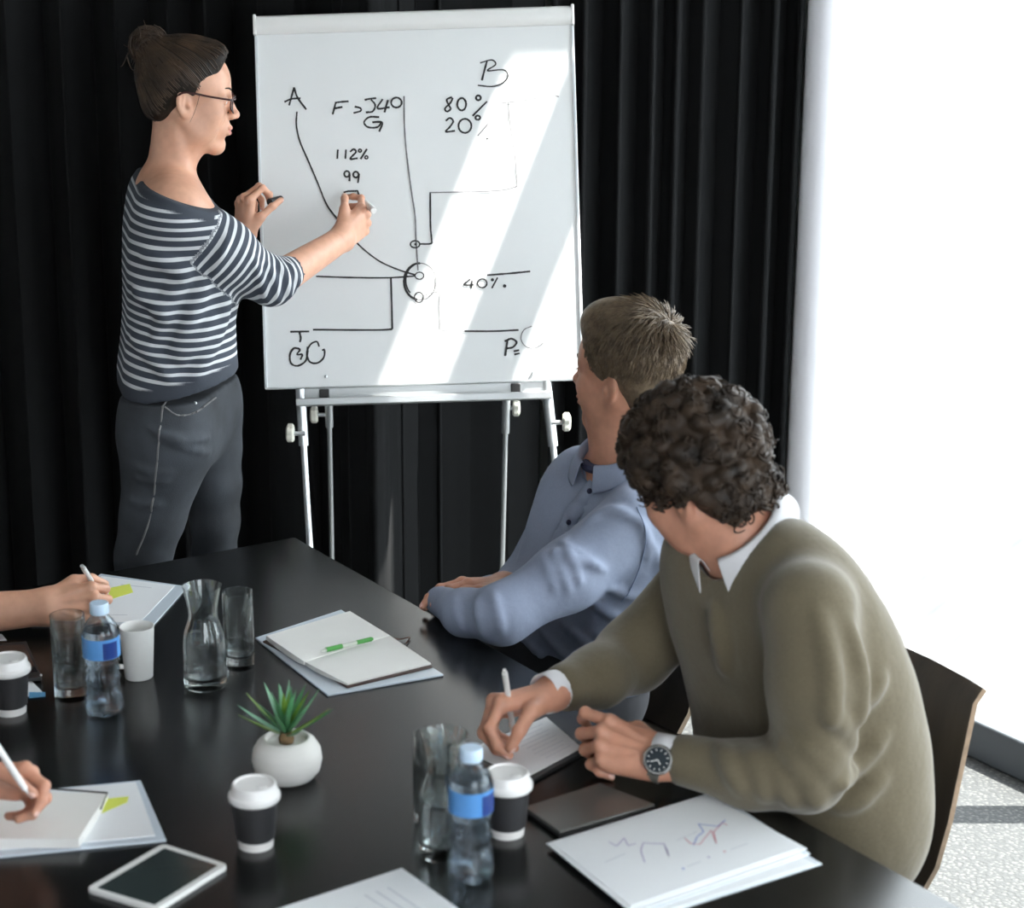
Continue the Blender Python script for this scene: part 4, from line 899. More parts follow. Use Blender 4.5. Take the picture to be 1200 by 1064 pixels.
def limb(Fd, pts, k=0.03):
    q = [C(*p) for p in pts]
    for (a, ra), (b, rb) in zip(q[:-1], q[1:]): Fd.cap(a, b, ra, rb, k)
    return q

def proj_path(Fd, pts, inward, lift=0.001, reach=0.30):
    """drop points given in room space onto an implicit surface along a direction; points that miss are left out"""
    out = []
    for p in pts:
        p = np.asarray(p, float); q = p-inward*0.10; gone = 0.0
        while gone < reach:
            i = np.round((q-Fd.lo)/Fd.h).astype(int)
            v = Fd.f[tuple(i)] if np.all(i >= 0) and np.all(i < Fd.n) else 0.5
            if v < lift: out.append(q); break
            st = max(0.0008, min(0.01, v*0.6)); q = q+inward*st; gone += st
    return out
def fold(Fd, pts, Y, r=0.006, k=0.02, inward=(0, 0.96, -0.27), sink=0.35, m=4):
    """a soft cloth fold along the surface, given by photo positions"""
    iw = nrm(inward); q = proj_path(Fd, spline([W(x, y, Y) for x, y in pts], m), iw, 0.001); n = len(q); q = [p+iw*r*sink for p in q]
    if n < 3: return
    rr = [r*(0.25+0.75*math.sin(math.pi*(0.12+0.80*i/(n-1)))) for i in range(n)]
    for i in range(n-1):
        if np.linalg.norm(q[i+1]-q[i]) < 0.04: Fd.cap(q[i], q[i+1], rr[i], rr[i+1], k)

def join_body(parts, arms):
    """join head/torso part 0 and the hand parts into one continuous surface: an arm grows from the end of each forearm to the shoulder.
    arms: for part i+1 a list of points (elbow ... shoulder) with radii"""
    V = [parts[0][0]]; F = [parts[0][1]]; b = len(parts[0][0])
    for k, (pv, pf) in enumerate(parts[1:]):
        pts, rr = arms[k]; V.append(pv); F0 = F[0]; Vall = V[0]
        c0 = pv[pf].mean(1); fa = int(np.argmin(((c0-pts[0])**2).sum(1))); c1 = Vall[F0].mean(1); fb = int(np.argmin(((c1-pts[-1])**2).sum(1)))
        qa = pf[fa]+b; qb = F0[fb][::-1]; va = pv[pf[fa]]; vb = Vall[qb]
        F[0] = np.delete(F0, fb, 0); F.append(np.delete(pf, fa, 0)+b); b += len(pv)
        rings = [qa]; ctr = [va.mean(0)]+[np.asarray(p, float) for p in pts[1:-1]]+[vb.mean(0)]; offs = va-va.mean(0); new = []
        for i in range(1, len(ctr)-1):
            ax = nrm(ctr[i+1]-ctr[i-1]); o_ = offs-np.outer(offs@ax, ax); o_ = o_/np.linalg.norm(o_, axis=1)[:, None]*rr[i]; rings.append(np.arange(b, b+4)); new.append(ctr[i]+o_); b += 4
        best = min((np.linalg.norm(np.roll(vb-vb.mean(0), -s_, 0)/0.005-offs/0.005), s_) for s_ in range(4))[1]; rings.append(np.roll(qb, -best))
        if new: V.append(np.concatenate(new))
        q = []
        for A, B in zip(rings[:-1], rings[1:]):
            for j in range(4): j2 = (j+1) % 4; q.append((A[j], A[j2], B[j2], B[j]))
        F.append(np.array(q))
    return np.concatenate(V), np.concatenate(F)
# ================================================================== THE STANDING WOMAN
GRIP = {'index': (42, 46, 14, 3), 'middle': (52, 55, 22, 0), 'ring': (60, 62, 30, 0), 'pinky': (62, 62, 32, -3)}
GRIP_TH = ((0.056, 0.047, -0.020), (0.086, 0.050, -0.042), (0.108, 0.040, -0.064))
def grip_pen(wrist, fwd, dorsal, left, scale, J):
    """axis of a pen held in the writing grip: point between index and thumb tips, direction towards its top end"""
    pin = (J['index'][3]+J['thumb'][3])/2; back = (J['index'][0]*0.55+J['thumb'][1]*0.45); f = nrm(fwd); d = nrm(np.asarray(dorsal)-f*np.dot(dorsal, f))
    return pin, nrm(back+d*0.016*scale-pin)
def stripes_mat():
    m = bpy.data.materials.new('navy_white_striped_jersey'); m.use_nodes = True; nt = m.node_tree; b = nt.nodes['Principled BSDF']; b.inputs['Roughness'].default_value = 0.85
    a = nt.nodes.new('ShaderNodeAttribute'); a.attribute_name = 'stripe'; p = nt.nodes.new('ShaderNodeAttribute'); p.attribute_name = 'plain'
    fr = nt.nodes.new('ShaderNodeMath'); fr.operation = 'FRACT'; nt.links.new(a.outputs['Fac'], fr.inputs[0])
    r = nt.nodes.new('ShaderNodeValToRGB'); e = r.color_ramp.elements; e[0].color = (0.045, 0.055, 0.075, 1); e[0].position = 0.58; e[1].color = (0.62, 0.64, 0.66, 1); e[1].position = 0.64
    q = e.new(0.96); q.color = (0.62, 0.64, 0.66, 1); q = e.new(1.0); q.color = (0.045, 0.055, 0.075, 1)
    nt.links.new(fr.outputs[0], r.inputs['Fac']); mx = nt.nodes.new('ShaderNodeMix'); mx.data_type = 'RGBA'
    nt.links.new(p.outputs['Fac'], mx.inputs[0]); nt.links.new(r.outputs['Color'], mx.inputs[6]); mx.inputs[7].default_value = (0.042, 0.050, 0.066, 1)
    nt.links.new(mx.outputs[2], b.inputs['Base Color'])
    tc = nt.nodes.new('ShaderNodeTexCoord'); n = nt.nodes.new('ShaderNodeTexNoise'); n.inputs['Scale'].default_value = 260; nt.links.new(tc.outputs['Object'], n.inputs['Vector'])
    n2 = nt.nodes.new('ShaderNodeTexNoise'); n2.inputs['Scale'].default_value = 9; n2.inputs['Detail'].default_value = 2; nt.links.new(tc.outputs['Object'], n2.inputs['Vector'])
    bp_ = nt.nodes.new('ShaderNodeBump'); bp_.inputs['Strength'].default_value = 0.35; bp_.inputs['Distance'].default_value = 0.0012; nt.links.new(n.outputs['Fac'], bp_.inputs['Height'])
    b2 = nt.nodes.new('ShaderNodeBump'); b2.inputs['Strength'].default_value = 0.5; b2.inputs['Distance'].default_value = 0.02; nt.links.new(n2.outputs['Fac'], b2.inputs['Height']); nt.links.new(bp_.outputs['Normal'], b2.inputs['Normal'])
    nt.links.new(b2.outputs['Normal'], b.inputs['Normal']); return m
M['stripe'] = stripes_mat()
M['denim'] = mat('washed_black_denim', (0.014, 0.017, 0.021), 0.8, col2=(0.055, 0.064, 0.077), vscale=7, bump=0.5, bscale=420, bdist=0.001, detail=6)
M['stitch'] = mat('pale_denim_stitch', (0.16, 0.16, 0.16), 0.8)
M['spectacle'] = mat('dark_red_acetate', (0.045, 0.012, 0.012), 0.25)
wx, wy = -0.618, 4.0
woman = thing('person', 'standing woman in striped jumper and dark jeans writing on the flip chart', 'person', (wx, wy, 0))
LW_ = nrm((-0.26, 0.966, 0))
# --- body: head with neck and upper chest, two forearms with hands
AW = frame((0.97, 0.20, -0.12), (0.12, 0.03, 1.0)); oW = W(220, 113, 4.0); sW = 0.92
JB = ((192, 222, 3.995, 25, 0.085), (198, 238, 3.99, 38, 0.105), (204, 266, 3.99, 52, 0.070), (209, 300, 3.99, 59, 0.052), (210, 340, 3.99, 61, 0.045), (209, 385, 3.995, 61, 0.045), (208, 425, 4.0, 62, 0.055), (208, 458, 4.0, 64, 0.065))
def w_add(Fd):
    for q in JB[:4]: bar(Fd, q[0], q[1], q[2], q[3]-3.2, q[4], LW_, 0.045)
    Fd.cut(W(210, 275, 4.0), (0, 0, -1))
    # sternomastoid ridge and collar bone
    Fd.cap(W(203, 150, 3.955), W(219, 208, 3.955), 0.008, 0.007, 0.018); Fd.cap(W(222, 226, 3.95), W(209, 230, 3.875), 0.007, 0.007, 0.012)
hw, PW, lipW = head(oW, AW, sW, 0.0021, True, [W(206, 172, 3.99), W(197, 208, 3.985)], (0.044, 0.043, 0.050), 0.88, 0.8, {'add': w_add, 'bounds': [W(150, 200, 3.85), W(240, 265, 4.15)]}, 0.03)
wrR = W(402, 279, 4.150); fR = nrm(W(432, 250, 4.215)-wrR); dR = np.array([0.30, -0.80, -0.25])
rgt, JR, nlR = hand(wrR, fR, dR, False, 0.90, {'index': (40, 48, 18, 3), 'middle': (52, 60, 25, 0), 'ring': (60, 66, 30, 0), 'pinky': (62, 66, 32, -3)}, GRIP_TH, W(325, 328, 3.985), (0.0225, 0.033), slim=0.92, veins=False)
wrL = W(285, 276, 4.19); fL = nrm((0.06, 0.10, 1.0)); dL = np.array([-0.80, -0.60, 0.1])
lft, JL, nlL = hand(wrL, fL, dL, True, 0.88, {'index': (48, 78, 45, 4), 'middle': (55, 70, 40, 0), 'ring': (62, 72, 40, 0), 'pinky': (64, 70, 38, -3)}, ((0.050, 0.044, -0.022), (0.076, 0.050, -0.050), (0.092, 0.046, -0.076)), W(262, 318, 4.21), (0.0225, 0.031), slim=0.92, veins=False)
wb = soft_mesh('body', [join_body([hw, rgt, lft], [([W(322, 330, 3.975), W(312, 327, 3.96), W(262, 294, 3.90), W(215, 258, 3.90), W(205, 262, 3.93)], [0, .030, .036, .034, 0]), ([W(260, 322, 4.21), W(250, 330, 4.20), W(232, 290, 4.16), W(215, 258, 4.08)], [0, .028, .030, 0])])], [M['skin_f'], M['lip'], M['nail']], woman, mi=lambda V: np.where(lipW(V) > 0, 1, np.where(nail_mask(V, nlR+nlL) > 0, 2, 0)))
eyeballs(PW, AW, sW, wb, nrm(JR['index'][3]-oW))
# --- eyebrows
for y in (-1, 1):
    MB().tube([PW(0.0905-0.016*t*t, y*(0.014+0.034*t), 0.0235+0.006*math.sin(t*2.2)) for t in np.linspace(0, 1, 8)], [0.0030*(1-0.6*t) for t in np.linspace(0, 1, 8)], 6).build('eyebrow', M['hair_dark'], wb, smooth=True)
# --- jumper
Fs = Field(W(120, 200, 4.2)-(0.03, 0.45, 0.5), W(365, 190, 4.35)+(0.03, 0.1, 0.06), 0.0048)
for q in JB:
    bar(Fs, *q, LW_, 0.045)
bust = W(250, 322, 3.96); Fs.ell(bust, np.array([0.052, 0.06, 0.06]), None, 0.05)
armR = limb(Fs, [(207, 254, 3.865, 34), (262, 294, 3.90, 34), (318, 330, 3.965, 25), (341, 318, 4.005, 18.5)], 0.035)
armL = limb(Fs, [(218, 252, 4.13, 30), (248, 332, 4.20, 26), (266, 312, 4.21, 20)], 0.03)
# folds: sagging ridges across the side and along the sleeve
for pts, r_ in (([(222, 312), (200, 350), (182, 402)], .007), ([(238, 330), (222, 380), (200, 432)], .007), ([(262, 350), (248, 395), (230, 440)], .006), ([(170, 300), (195, 306), (216, 322)], .005), ([(158, 340), (178, 352), (196, 374)], .005), ([(155, 395), (178, 414), (200, 442)], .005), ([(246, 372), (232, 400), (214, 420)], .004)):
    fold(Fs, pts, 3.84, r_, 0.026)
for pts in ([(308, 306), (318, 326), (322, 350)], [(322, 304), (331, 322), (335, 344)], [(294, 300), (304, 326), (310, 350)], [(333, 304), (341, 318), (345, 332)], [(268, 275), (262, 300), (252, 322)]):
    fold(Fs, pts, 3.86, 0.0055, 0.013)
# openings
hemA, hemB = W(142, 471, 3.9), W(277, 441, 3.9); hemN = nrm(np.cross(hemB-hemA, LW_)); hemN = hemN if hemN[2] < 0 else -hemN
Fs.cut(hemA, hemN)
nkA, nkB = W(160, 205, 3.97), W(236, 232, 3.97); nkN = nrm(np.cross(nkB-nkA, nrm((-0.05, 1, 0.0)))); nkN = nkN if nkN[2] > 0 else -nkN
Fs.cut(nkA, nkN)
cuA = armR[3][0]; cuN = nrm(armR[3][0]-armR[2][0]); Fs.cut(cuA+cuN*0.012, cuN*0+nrm(np.array([0.80, 0.35, 0.45]))) if False else None
Fs.cap(cuA+cuN*0.016, cuA+cuN*0.08, 0.0285, 0.04, 0.004, 's')
jv, jf = Fs.mesh(2)
def arm_t(V, q):
    """distance to the arm line and smooth length along it"""
    pts = [x[0] for x in q]; best = np.full(len(V), 9.0); num = np.zeros(len(V)); den = np.zeros(len(V)); acc = 0
    for p0, p1 in zip(pts[:-1], pts[1:]):
        L_ = np.linalg.norm(p1-p0); u = (p1-p0)/L_; raw = (V-p0)@u; s_ = np.clip(raw, 0, L_); dd = np.linalg.norm(V-p0-s_[:, None]*u, axis=1); best = np.minimum(best, dd)
        w_ = 1/(dd+0.004)**5; num += w_*(acc+raw*0.8+s_*0.2); den += w_; acc += L_
    return best, num/den
seam = np.linalg.norm(W(234, 279, 3.88)-armR[0][0])
def stripe_val(V):
    z = V[:, 2]+0.010*np.sin((V[:, 0]-wx)*14+1.0)+0.006*np.sin(V[:, 2]*21+V[:, 0]*9)
    s_ = z/0.0198; d_, t_ = arm_t(V, armR); on = (t_ > seam) & (d_ < 0.078); s_ = np.where(on, t_/0.0172, s_)
    d2, t2 = arm_t(V, armL); on2 = (t2 > 0.10) & (d2 < 0.06) & (V[:, 1] > 4.1); return np.where(on2, t2/0.0172, s_)
def plain_val(V):
    hem = np.clip(((V-hemA)@hemN+0.032)/0.004, 0, 1)*(V[:, 2] < 1.12); nk = np.clip(((V-nkA)@nkN+0.0215)/0.004, 0, 1)*(V[:, 0] < W(262, 230, 4)[0])*(V[:, 2] > 1.3)
    return np.maximum(hem, nk)
jumper = soft_mesh('striped_jumper', [(jv, jf)], M['stripe'], woman, attr={'stripe': stripe_val, 'plain': plain_val})
# --- jeans and shoes
Fj = Field((wx-0.36, wy-0.26, -0.01), (wx+0.30, wy+0.30, 1.16), 0.0058)
LP_ = nrm((0.22, 0.97, 0))
for q in ((212, 470, 4.0, 54, 0.085), (212, 500, 4.0, 57, 0.080)): bar(Fj, *q, LP_, 0.03)
limb(Fj, [(196, 522, 3.925, 50), (188, 560, 3.92, 41), (179, 605, 3.92, 35), (168, 650, 3.92, 30), (160, 700, 3.92, 26)], 0.035)
limb(Fj, [(238, 490, 4.07, 40), (244, 525, 4.08, 38), (250, 565, 4.08, 32), (252, 610, 4.08, 28), (251, 650, 4.09, 25), (250, 700, 4.09, 23)], 0.018)
kn = W(160, 700, 3.92); an = np.array([wx-0.20, wy-0.07, 0.10]); Fj.chain([kn, an+(0.02, 0, 0.18), an], [0.046, 0.047, 0.036], 0.03)
kn = W(250, 700, 4.09); an2 = np.array([wx+0.06, wy+0.10, 0.10]); Fj.chain([kn, an2+(0.0, 0, 0.18), an2], [0.042, 0.046, 0.036], 0.03)
for pts in ([(156, 542), (178, 552), (205, 553)], [(158, 558), (180, 563), (200, 561)], [(178, 500), (210, 520), (244, 532)], [(196, 510), (222, 516), (250, 512)], [(150, 585), (170, 592), (190, 590)]):
    fold(Fj, pts, 3.86, 0.0035, 0.014)
Fj.cut(W(210, 452, 4.0), (0, 0, 1))
jeans = soft_mesh('jeans', [Fj.mesh(2)], M['denim'], woman)
inw = np.array([0.05, 1.0, -0.12]); inw = nrm(inw)
MB().tube(proj_path(Fj, spline([W(195, 470, 3.86), W(193, 500, 3.86), W(186, 560, 3.86), W(176, 610, 3.86), W(160, 650, 3.86)], 8), inw), 0.0022, 6).build('side_seam', M['stitch'], jeans)
MB().tube(proj_path(Fj, spline([W(197, 474, 3.86), W(212, 484, 3.86), W(232, 481, 3.88), W(250, 468, 3.9)], 8), inw), 0.0020, 6).build('pocket_seam', M['stitch'], jeans)
MB().sphere(proj_path(Fj, [W(231, 471, 3.88)], inw)[0], 0.004, 10, 6).build('rivet', M['alu'], jeans, smooth=True)
for an_, fd in ((an, nrm((0.95, 0.1, 0))), (an2, nrm((0.97, 0.2, 0)))):
    Fq = Field(an_-(0.14, 0.12, 0.11), an_+(0.24, 0.14, 0.06), 0.005); b_ = np.array([an_[0], an_[1], 0])
    Fq.chain([b_-fd*0.03+(0, 0, 0.045), b_+fd*0.06+(0, 0, 0.042), b_+fd*0.15+(0, 0, 0.032)], [0.038, 0.038, 0.031], 0.03); Fq.cap(b_+(0, 0, 0.05), b_+(0, 0, 0.12), 0.036, 0.04, 0.03); Fq.cut((0, 0, 0.003), (0, 0, -1))
    soft_mesh('shoe', [Fq.mesh(1)], mat('black_leather', (0.012, 0.012, 0.013), 0.35), woman)
# --- hair: swept back into a high bun
Fh_ = Field(oW-0.17, oW+0.17, 0.0026)
eC, eR = np.array([-0.022, 0, 0.042]), np.array([0.0985, 0.0805, 0.0895])
Fh_.ell(PW(*eC), eR*sW, AW, 0.01); Fh_.ell(PW(0.022, 0, 0.072), np.array([0.055, 0.058, 0.052])*sW, AW, 0.03); Fh_.cap(PW(0.056, -0.03, 0.094), PW(0.056, 0.03, 0.094), 0.020*sW, 0.020*sW, 0.03)
Fh_.ell(PW(-0.056, 0, -0.022), np.array([0.042, 0.056, 0.046])*sW, AW, 0.03)
n_cut = AW[0]*0.92-AW[2]*0.39
Fh_.cut(PW(0.056, 0, 0.050), n_cut, 0.008); 
for y in (-1, 1): Fh_.ell(PW(-0.008, y*0.082, -0.018), np.array([0.022, 0.030, 0.030])*sW, AW, 0.006, 's'); Fh_.ell(PW(0.045, y*0.075, -0.058), np.array([0.068, 0.05, 0.062])*sW, AW, 0.006, 's')
Fh_.cap(PW(-0.045, 0, -0.085), PW(-0.02, 0, -0.11), 0.03, 0.05, 0.02, 's')
bunC = PW(-0.094, 0.0, 0.100); rgb = np.random.default_rng(5)
Fh_.ell(bunC, np.array([0.036, 0.040, 0.037])*sW, AW, 0.014)
hair = soft_mesh('hair', [Fh_.mesh(1)], M['hair_dark'], woman)
cur = []
end = nrm((np.array([-0.085, 0, 0.098])-eC)/eR)
for k in range(420):
    t = rgb.uniform(0, 1); sgn = rgb.choice((-1, 1))
    hl = spline([(0.070, 0.004, 0.105), (0.064, 0.040, 0.090), (0.052, 0.062, 0.052), (0.034, 0.075, 0.014), (-0.004, 0.080, 0.024), (-0.034, 0.078, -0.010), (-0.056, 0.060, -0.055), (-0.075, 0.02, -0.068)], 12)
    p = hl[int(t*(len(hl)-1))]*np.array([1, sgn, 1]); s0 = nrm((p-eC)/eR); om = math.acos(np.clip(s0@end, -1, 1)); f0 = rgb.uniform(0, 0.25) if t > .1 else 0; f1 = rgb.uniform(0.6, 1.0)
    c_ = []
    for i in range(11):
        u = f0+(f1-f0)*i/10; dr = (math.sin((1-u)*om)*s0+math.sin(u*om)*end)/max(1e-4, math.sin(om)); q = eC+eR*dr*(1.012+0.022*math.sin(math.pi*u)+(0.13*max(0, dr[0])**1.5*max(0, dr[2]) if True else 0))
        c_.append(q)
    o_ = []
    for q in c_:
        dr = nrm(q-eC); a_ = PW(*(eC+dr*0.155)); inw_ = nrm(PW(*eC)-a_); h_ = proj_path(Fh_, [a_+inw_*0.10], inw_, 0.0008, 0.14); o_ += h_
    if len(o_) > 4: cur.append(o_)
for k in range(170):          # coils of the bun
    a0 = rgb.uniform(0, 6.28); tl = rgb.uniform(-0.8, 0.8); rr = rgb.uniform(0.026, 0.041); ax = nrm(AW[1]+AW[2]*tl+AW[0]*rgb.uniform(-.7, .7)); u = nrm(np.cross(ax, AW[2]+0.1)); v = np.cross(ax, u); sh = ax*rgb.uniform(-0.022, 0.022)
    cur.append([bunC+sh+(u*math.cos(a0+t)+v*math.sin(a0+t))*rr*(1-0.1*t/3) for t in np.linspace(0, 3.6, 12)])
for k in range(22):           # flyaways
    p = bunC+rgb.normal(0, 0.018, 3); dr = nrm(rgb.normal(0, 1, 3)+AW[2]*0.6-AW[0]*0.3); cur.append([p+dr*0.03*t+AW[2]*0.01*math.sin(t*3+k) for t in np.linspace(0, 1, 7)])
strands('hair_strands', cur, M['hair_dark_hi'], hair, 0.0014, 0.0005)
# loose wisp in front of the ear
strands('hair_wisp', [spline([PW(0.020, -0.070, 0.010), PW(0.014, -0.074, -0.020), PW(0.004, -0.073, -0.05)], 5)], M['hair_dark'], hair, 0.0007, 0.0003)
# --- spectacles
gl = thing('eyeglasses', 'dark-rimmed eyeglasses worn by the woman', 'glasses', PW(0.1, 0, 0))
for y in (-1, 1):
    rim = [PW(0.1000-0.010*abs(math.cos(t))**2*(1 if math.cos(t)*y > 0 else 0.1), y*0.033+0.0255*np.sign(math.cos(t))*abs(math.cos(t))**0.75, -0.004+0.019*np.sign(math.sin(t))*abs(math.sin(t))**0.75) for t in np.linspace(0, 2*math.pi, 33)]
    MB().tube(rim, 0.0016, 8, cap=False).build('rim', M['spectacle'], gl, smooth=True)
    ce = np.mean(rim[:-1], axis=0); MB().add([ce]+rim[:-1], [(0, i+1, (i+1) % 32+1) for i in range(32)]).build('lens', pane_mat('spectacle_lens', (0.95, 0.95, 0.95), 0.10), gl)
    MB().tube(spline([PW(0.092, y*0.0585, 0.006), PW(0.084, y*0.0690, 0.007), PW(0.04, y*0.0755, 0.010), PW(-0.010, y*0.0790, 0.014), PW(-0.030, y*0.0760, 0.002)], 6), [0.0021]*25, 8).build('temple', M['spectacle'], gl, smooth=True)
MB().tube(spline([PW(0.100, 0.0085, 0.003), PW(0.106, 0, 0.006), PW(0.100, -0.0085, 0.003)], 5), 0.0016, 8).build('bridge', M['spectacle'], gl, smooth=True)
# --- marker in the right hand, its black cap in the left
pin, dr = grip_pen(wrR, fR, dR, False, 0.9, JR)
tipb = on_board(419, 230, 0.002); top = W(438, 247, 4.145)
pen('whiteboard_marker', 'white whiteboard marker in the writing hand of the woman', tipb, top, 0.0072, [(0, 0.07, 0.25, 0.35, 'ink', 'nib'), (0.07, 0.16, 0.55, 0.75, 'ink', 'collar'), (0.16, 0.97, 1, 1, 'white_plastic', 'barrel'), (0.97, 1.0, 1.0, 0.8, 'white_plastic', 'end_plug')], cat='marker')
cc = (JL['index'][3]+JL['thumb'][3])/2; MB().tube([cc-np.array([0.012, 0.016, 0.0]), cc+np.array([0.010, 0.018, 0.002])], 0.0082, 16).build('marker_cap', M['ink'], None, smooth=True, bevel=0.001)
tag(bpy.data.objects['marker_cap'], 'black marker cap pinched in the left hand of the woman', 'cap')
# ================================================================== MAN IN THE BLUE SHIRT
M['blue_shirt'] = mat('pale_blue_cotton', (0.265, 0.31, 0.42), 0.75, var=0.04, vscale=300, bump=0.35, bscale=14, bdist=0.012)
M['navy_trim'] = mat('navy_collar_lining', (0.02, 0.022, 0.06), 0.7); M['trouser'] = mat('dark_trousers', (0.016, 0.017, 0.022), 0.8, bump=0.3, bscale=12, bdist=0.01)
FB = nrm((-0.80, -0.60, 0)); LB = nrm((0.60, -0.80, 0))
bx, by = 0.18, 3.50
blue = thing('person', 'seated man in a pale blue shirt with folded arms watching the flip chart', 'person', (bx, by, 0))
AB = frame((-0.80, 0.60, 0.02), (-0.02, -0.05, 1)); oB = W(733, 437, 3.52); sB = 0.98
# shirt
BB = ((727, 566, 3.52, 28, 0.105), (722, 590, 3.51, 40, 0.115), (716, 625, 3.50, 55, 0.095), (705, 670, 3.48, 62, 0.085), (694, 715, 3.47, 62, 0.08), (684, 765, 3.48, 58, 0.07), (676, 815, 3.49, 56, 0.07))
Fb = Field((-0.20, 3.10, 0.44), (0.66, 3.86, 1.16), 0.0052)
for q in BB: bar(Fb, *q, LB, 0.05)
bL = limb(Fb, [(742, 612, 3.375, 42), (665, 675, 3.31, 39), (588, 720, 3.255, 33), (545, 718, 3.31, 25), (516, 704, 3.40, 18)], 0.03)
bR = limb(Fb, [(672, 590, 3.66, 36), (610, 690, 3.60, 28), (575, 700, 3.48, 22), (560, 697, 3.455, 16)], 0.03)
for pts, r_ in (([(652, 630), (680, 652), (708, 668)], .007), ([(648, 645), (672, 656), (700, 660)], .005), ([(636, 648), (644, 668), (650, 692)], .008), ([(650, 645), (658, 668), (665, 690)], .008), ([(663, 642), (672, 662), (678, 682)], .006),
                 ([(558, 700), (562, 722), (567, 742)], .005), ([(578, 692), (583, 715), (587, 738)], .005), ([(533, 702), (537, 720), (542, 735)], .005), ([(690, 612), (722, 600), (752, 612)], .008), ([(752, 612), (760, 632), (762, 660)], .005), ([(640, 622), (660, 610), (690, 604)], .006),
                 ([(700, 712), (725, 726), (752, 735)], .007), ([(660, 735), (695, 758), (730, 772)], .008), ([(640, 750), (665, 772), (692, 788)], .007), ([(715, 690), (745, 702), (772, 704)], .006), ([(620, 762), (640, 780), (662, 792)], .006), ([(700, 745), (730, 752), (765, 748)], .006), ([(768, 640), (778, 670), (772, 700)], .006)):
    fold(Fb, pts, 3.28, r_, 0.011, sink=0.25)
Fb.cut((0, 0, 0.60), (0, 0, -1))
nk = W(728, 548, 3.52)
Fb.cap(nk-(0, 0, 0.010), W(730, 500, 3.52), 0.064, 0.080, 0.012, 's')
shirt = soft_mesh('shirt', [Fb.mesh(2)], M['blue_shirt'], blue)
# button placket and buttons
inB = nrm((0.55, 0.72, -0.10))
pl_px = [(678, 556), (664, 578), (650, 602), (638, 626), (628, 650), (616, 668)]
plk = proj_path(Fb, spline([W(x, y, 3.40) for x, y in pl_px], 6), inB, 0.0022)
side = nrm(np.cross(plk[-1]-plk[0], inB))
V = []; 
for p in plk: V += [p-side*0.016, p+side*0.016]
pkt = link_mesh('placket', V, [(2*i, 2*i+1, 2*i+3, 2*i+2) for i in range(len(plk)-1)], M['blue_shirt'], shirt, True); md = pkt.modifiers.new('cloth', 'SOLIDIFY'); md.thickness = 0.002
for i in (2, len(plk)*14//31, len(plk)-4):
    MB().sphere(plk[i]-inB*0.002, (0.0055, 0.0055, 0.0055), 12, 8).build('button', M['navy_trim'], shirt, smooth=True)
# shoulder seam stitches
sm_ = proj_path(Fb, spline([W(748, 596, 3.3), W(757, 625, 3.3), W(752, 660, 3.3), W(740, 690, 3.3), (W(728, 706, 3.3))], 6), nrm((0, 1, -0.2)), 0.0025)
MB().tube(sm_, 0.0012, 5).build('armhole_seam', mat('blue_seam', (0.14, 0.18, 0.27), 0.8), shirt)
# body
def b_add(Fd):
    for q in BB[:2]: bar(Fd, q[0], q[1], q[2], q[3]-4, q[4]*0.6, LB, 0.045)
    Fd.cut(W(722, 610, 3.5), (0, 0, -1))
hb, PB, lipB = head(oB, AB, sB, 0.0026, False, [W(729, 515, 3.525), W(727, 550, 3.525)], (0.056, 0.055, 0.060), 1.1, 1.1, {'add': b_add, 'bounds': [W(660, 610, 3.4)]}, 0.03)
wr = W(590, 687, 3.47); fB_ = nrm(W(548, 685, 3.44)-wr)
hr, JBr, nBr = hand(wr, fB_, (-0.1, 0.25, 0.9), False, 0.95, {'index': (14, 24, 12, 2), 'middle': (16, 24, 12, 0), 'ring': (18, 26, 12, 0), 'pinky': (18, 26, 12, -2)}, ((0.050, 0.046, -0.008), (0.078, 0.050, -0.010), (0.100, 0.044, -0.012)), W(622, 698, 3.52), (0.026, 0.03), 0.0018)
wl_ = bL[-1][0]+nrm(W(575, 690, 3.45)-bL[-1][0])*0.05; hl_, JBl, nBl = hand(wl_, nrm(W(575, 690, 3.45)-wl_), (-0.5, 0.3, 0.8), True, 0.95, {'index': (10, 15, 10, 2), 'middle': (10, 15, 10, 0), 'ring': (12, 15, 10, 0), 'pinky': (12, 15, 10, -2)}, ((0.050, 0.046, -0.010), (0.078, 0.050, -0.012), (0.100, 0.046, -0.014)), bL[-2][0], (0.020, 0.020), 0.0018)
bb = soft_mesh('body', [join_body([hb, hr, hl_], [([W(624, 698, 3.53), W(640, 680, 3.58), W(672, 600, 3.62), W(700, 595, 3.56)], [0, .03, .035, 0]), ([bL[-2][0], bL[2][0], bL[1][0], bL[0][0], W(730, 600, 3.46)], [0, .03, .036, .038, 0])])], [M['skin_m'], M['lip'], M['nail']], blue, mi=lambda V: np.where(lipB(V) > 0, 1, np.where(nail_mask(V, nBr+nBl) > 0, 2, 0)))
eyeballs(PB, AB, sB, bb)
for y in (-1, 1): MB().tube([PB(0.0925-0.016*t*t, y*(0.014+0.034*t), 0.0245+0.006*math.sin(t*2.2)) for t in np.linspace(0, 1, 8)], [0.0026*(1-0.6*t) for t in np.linspace(0, 1, 8)], 6).build('eyebrow', M['hair_blond'], bb, smooth=True)
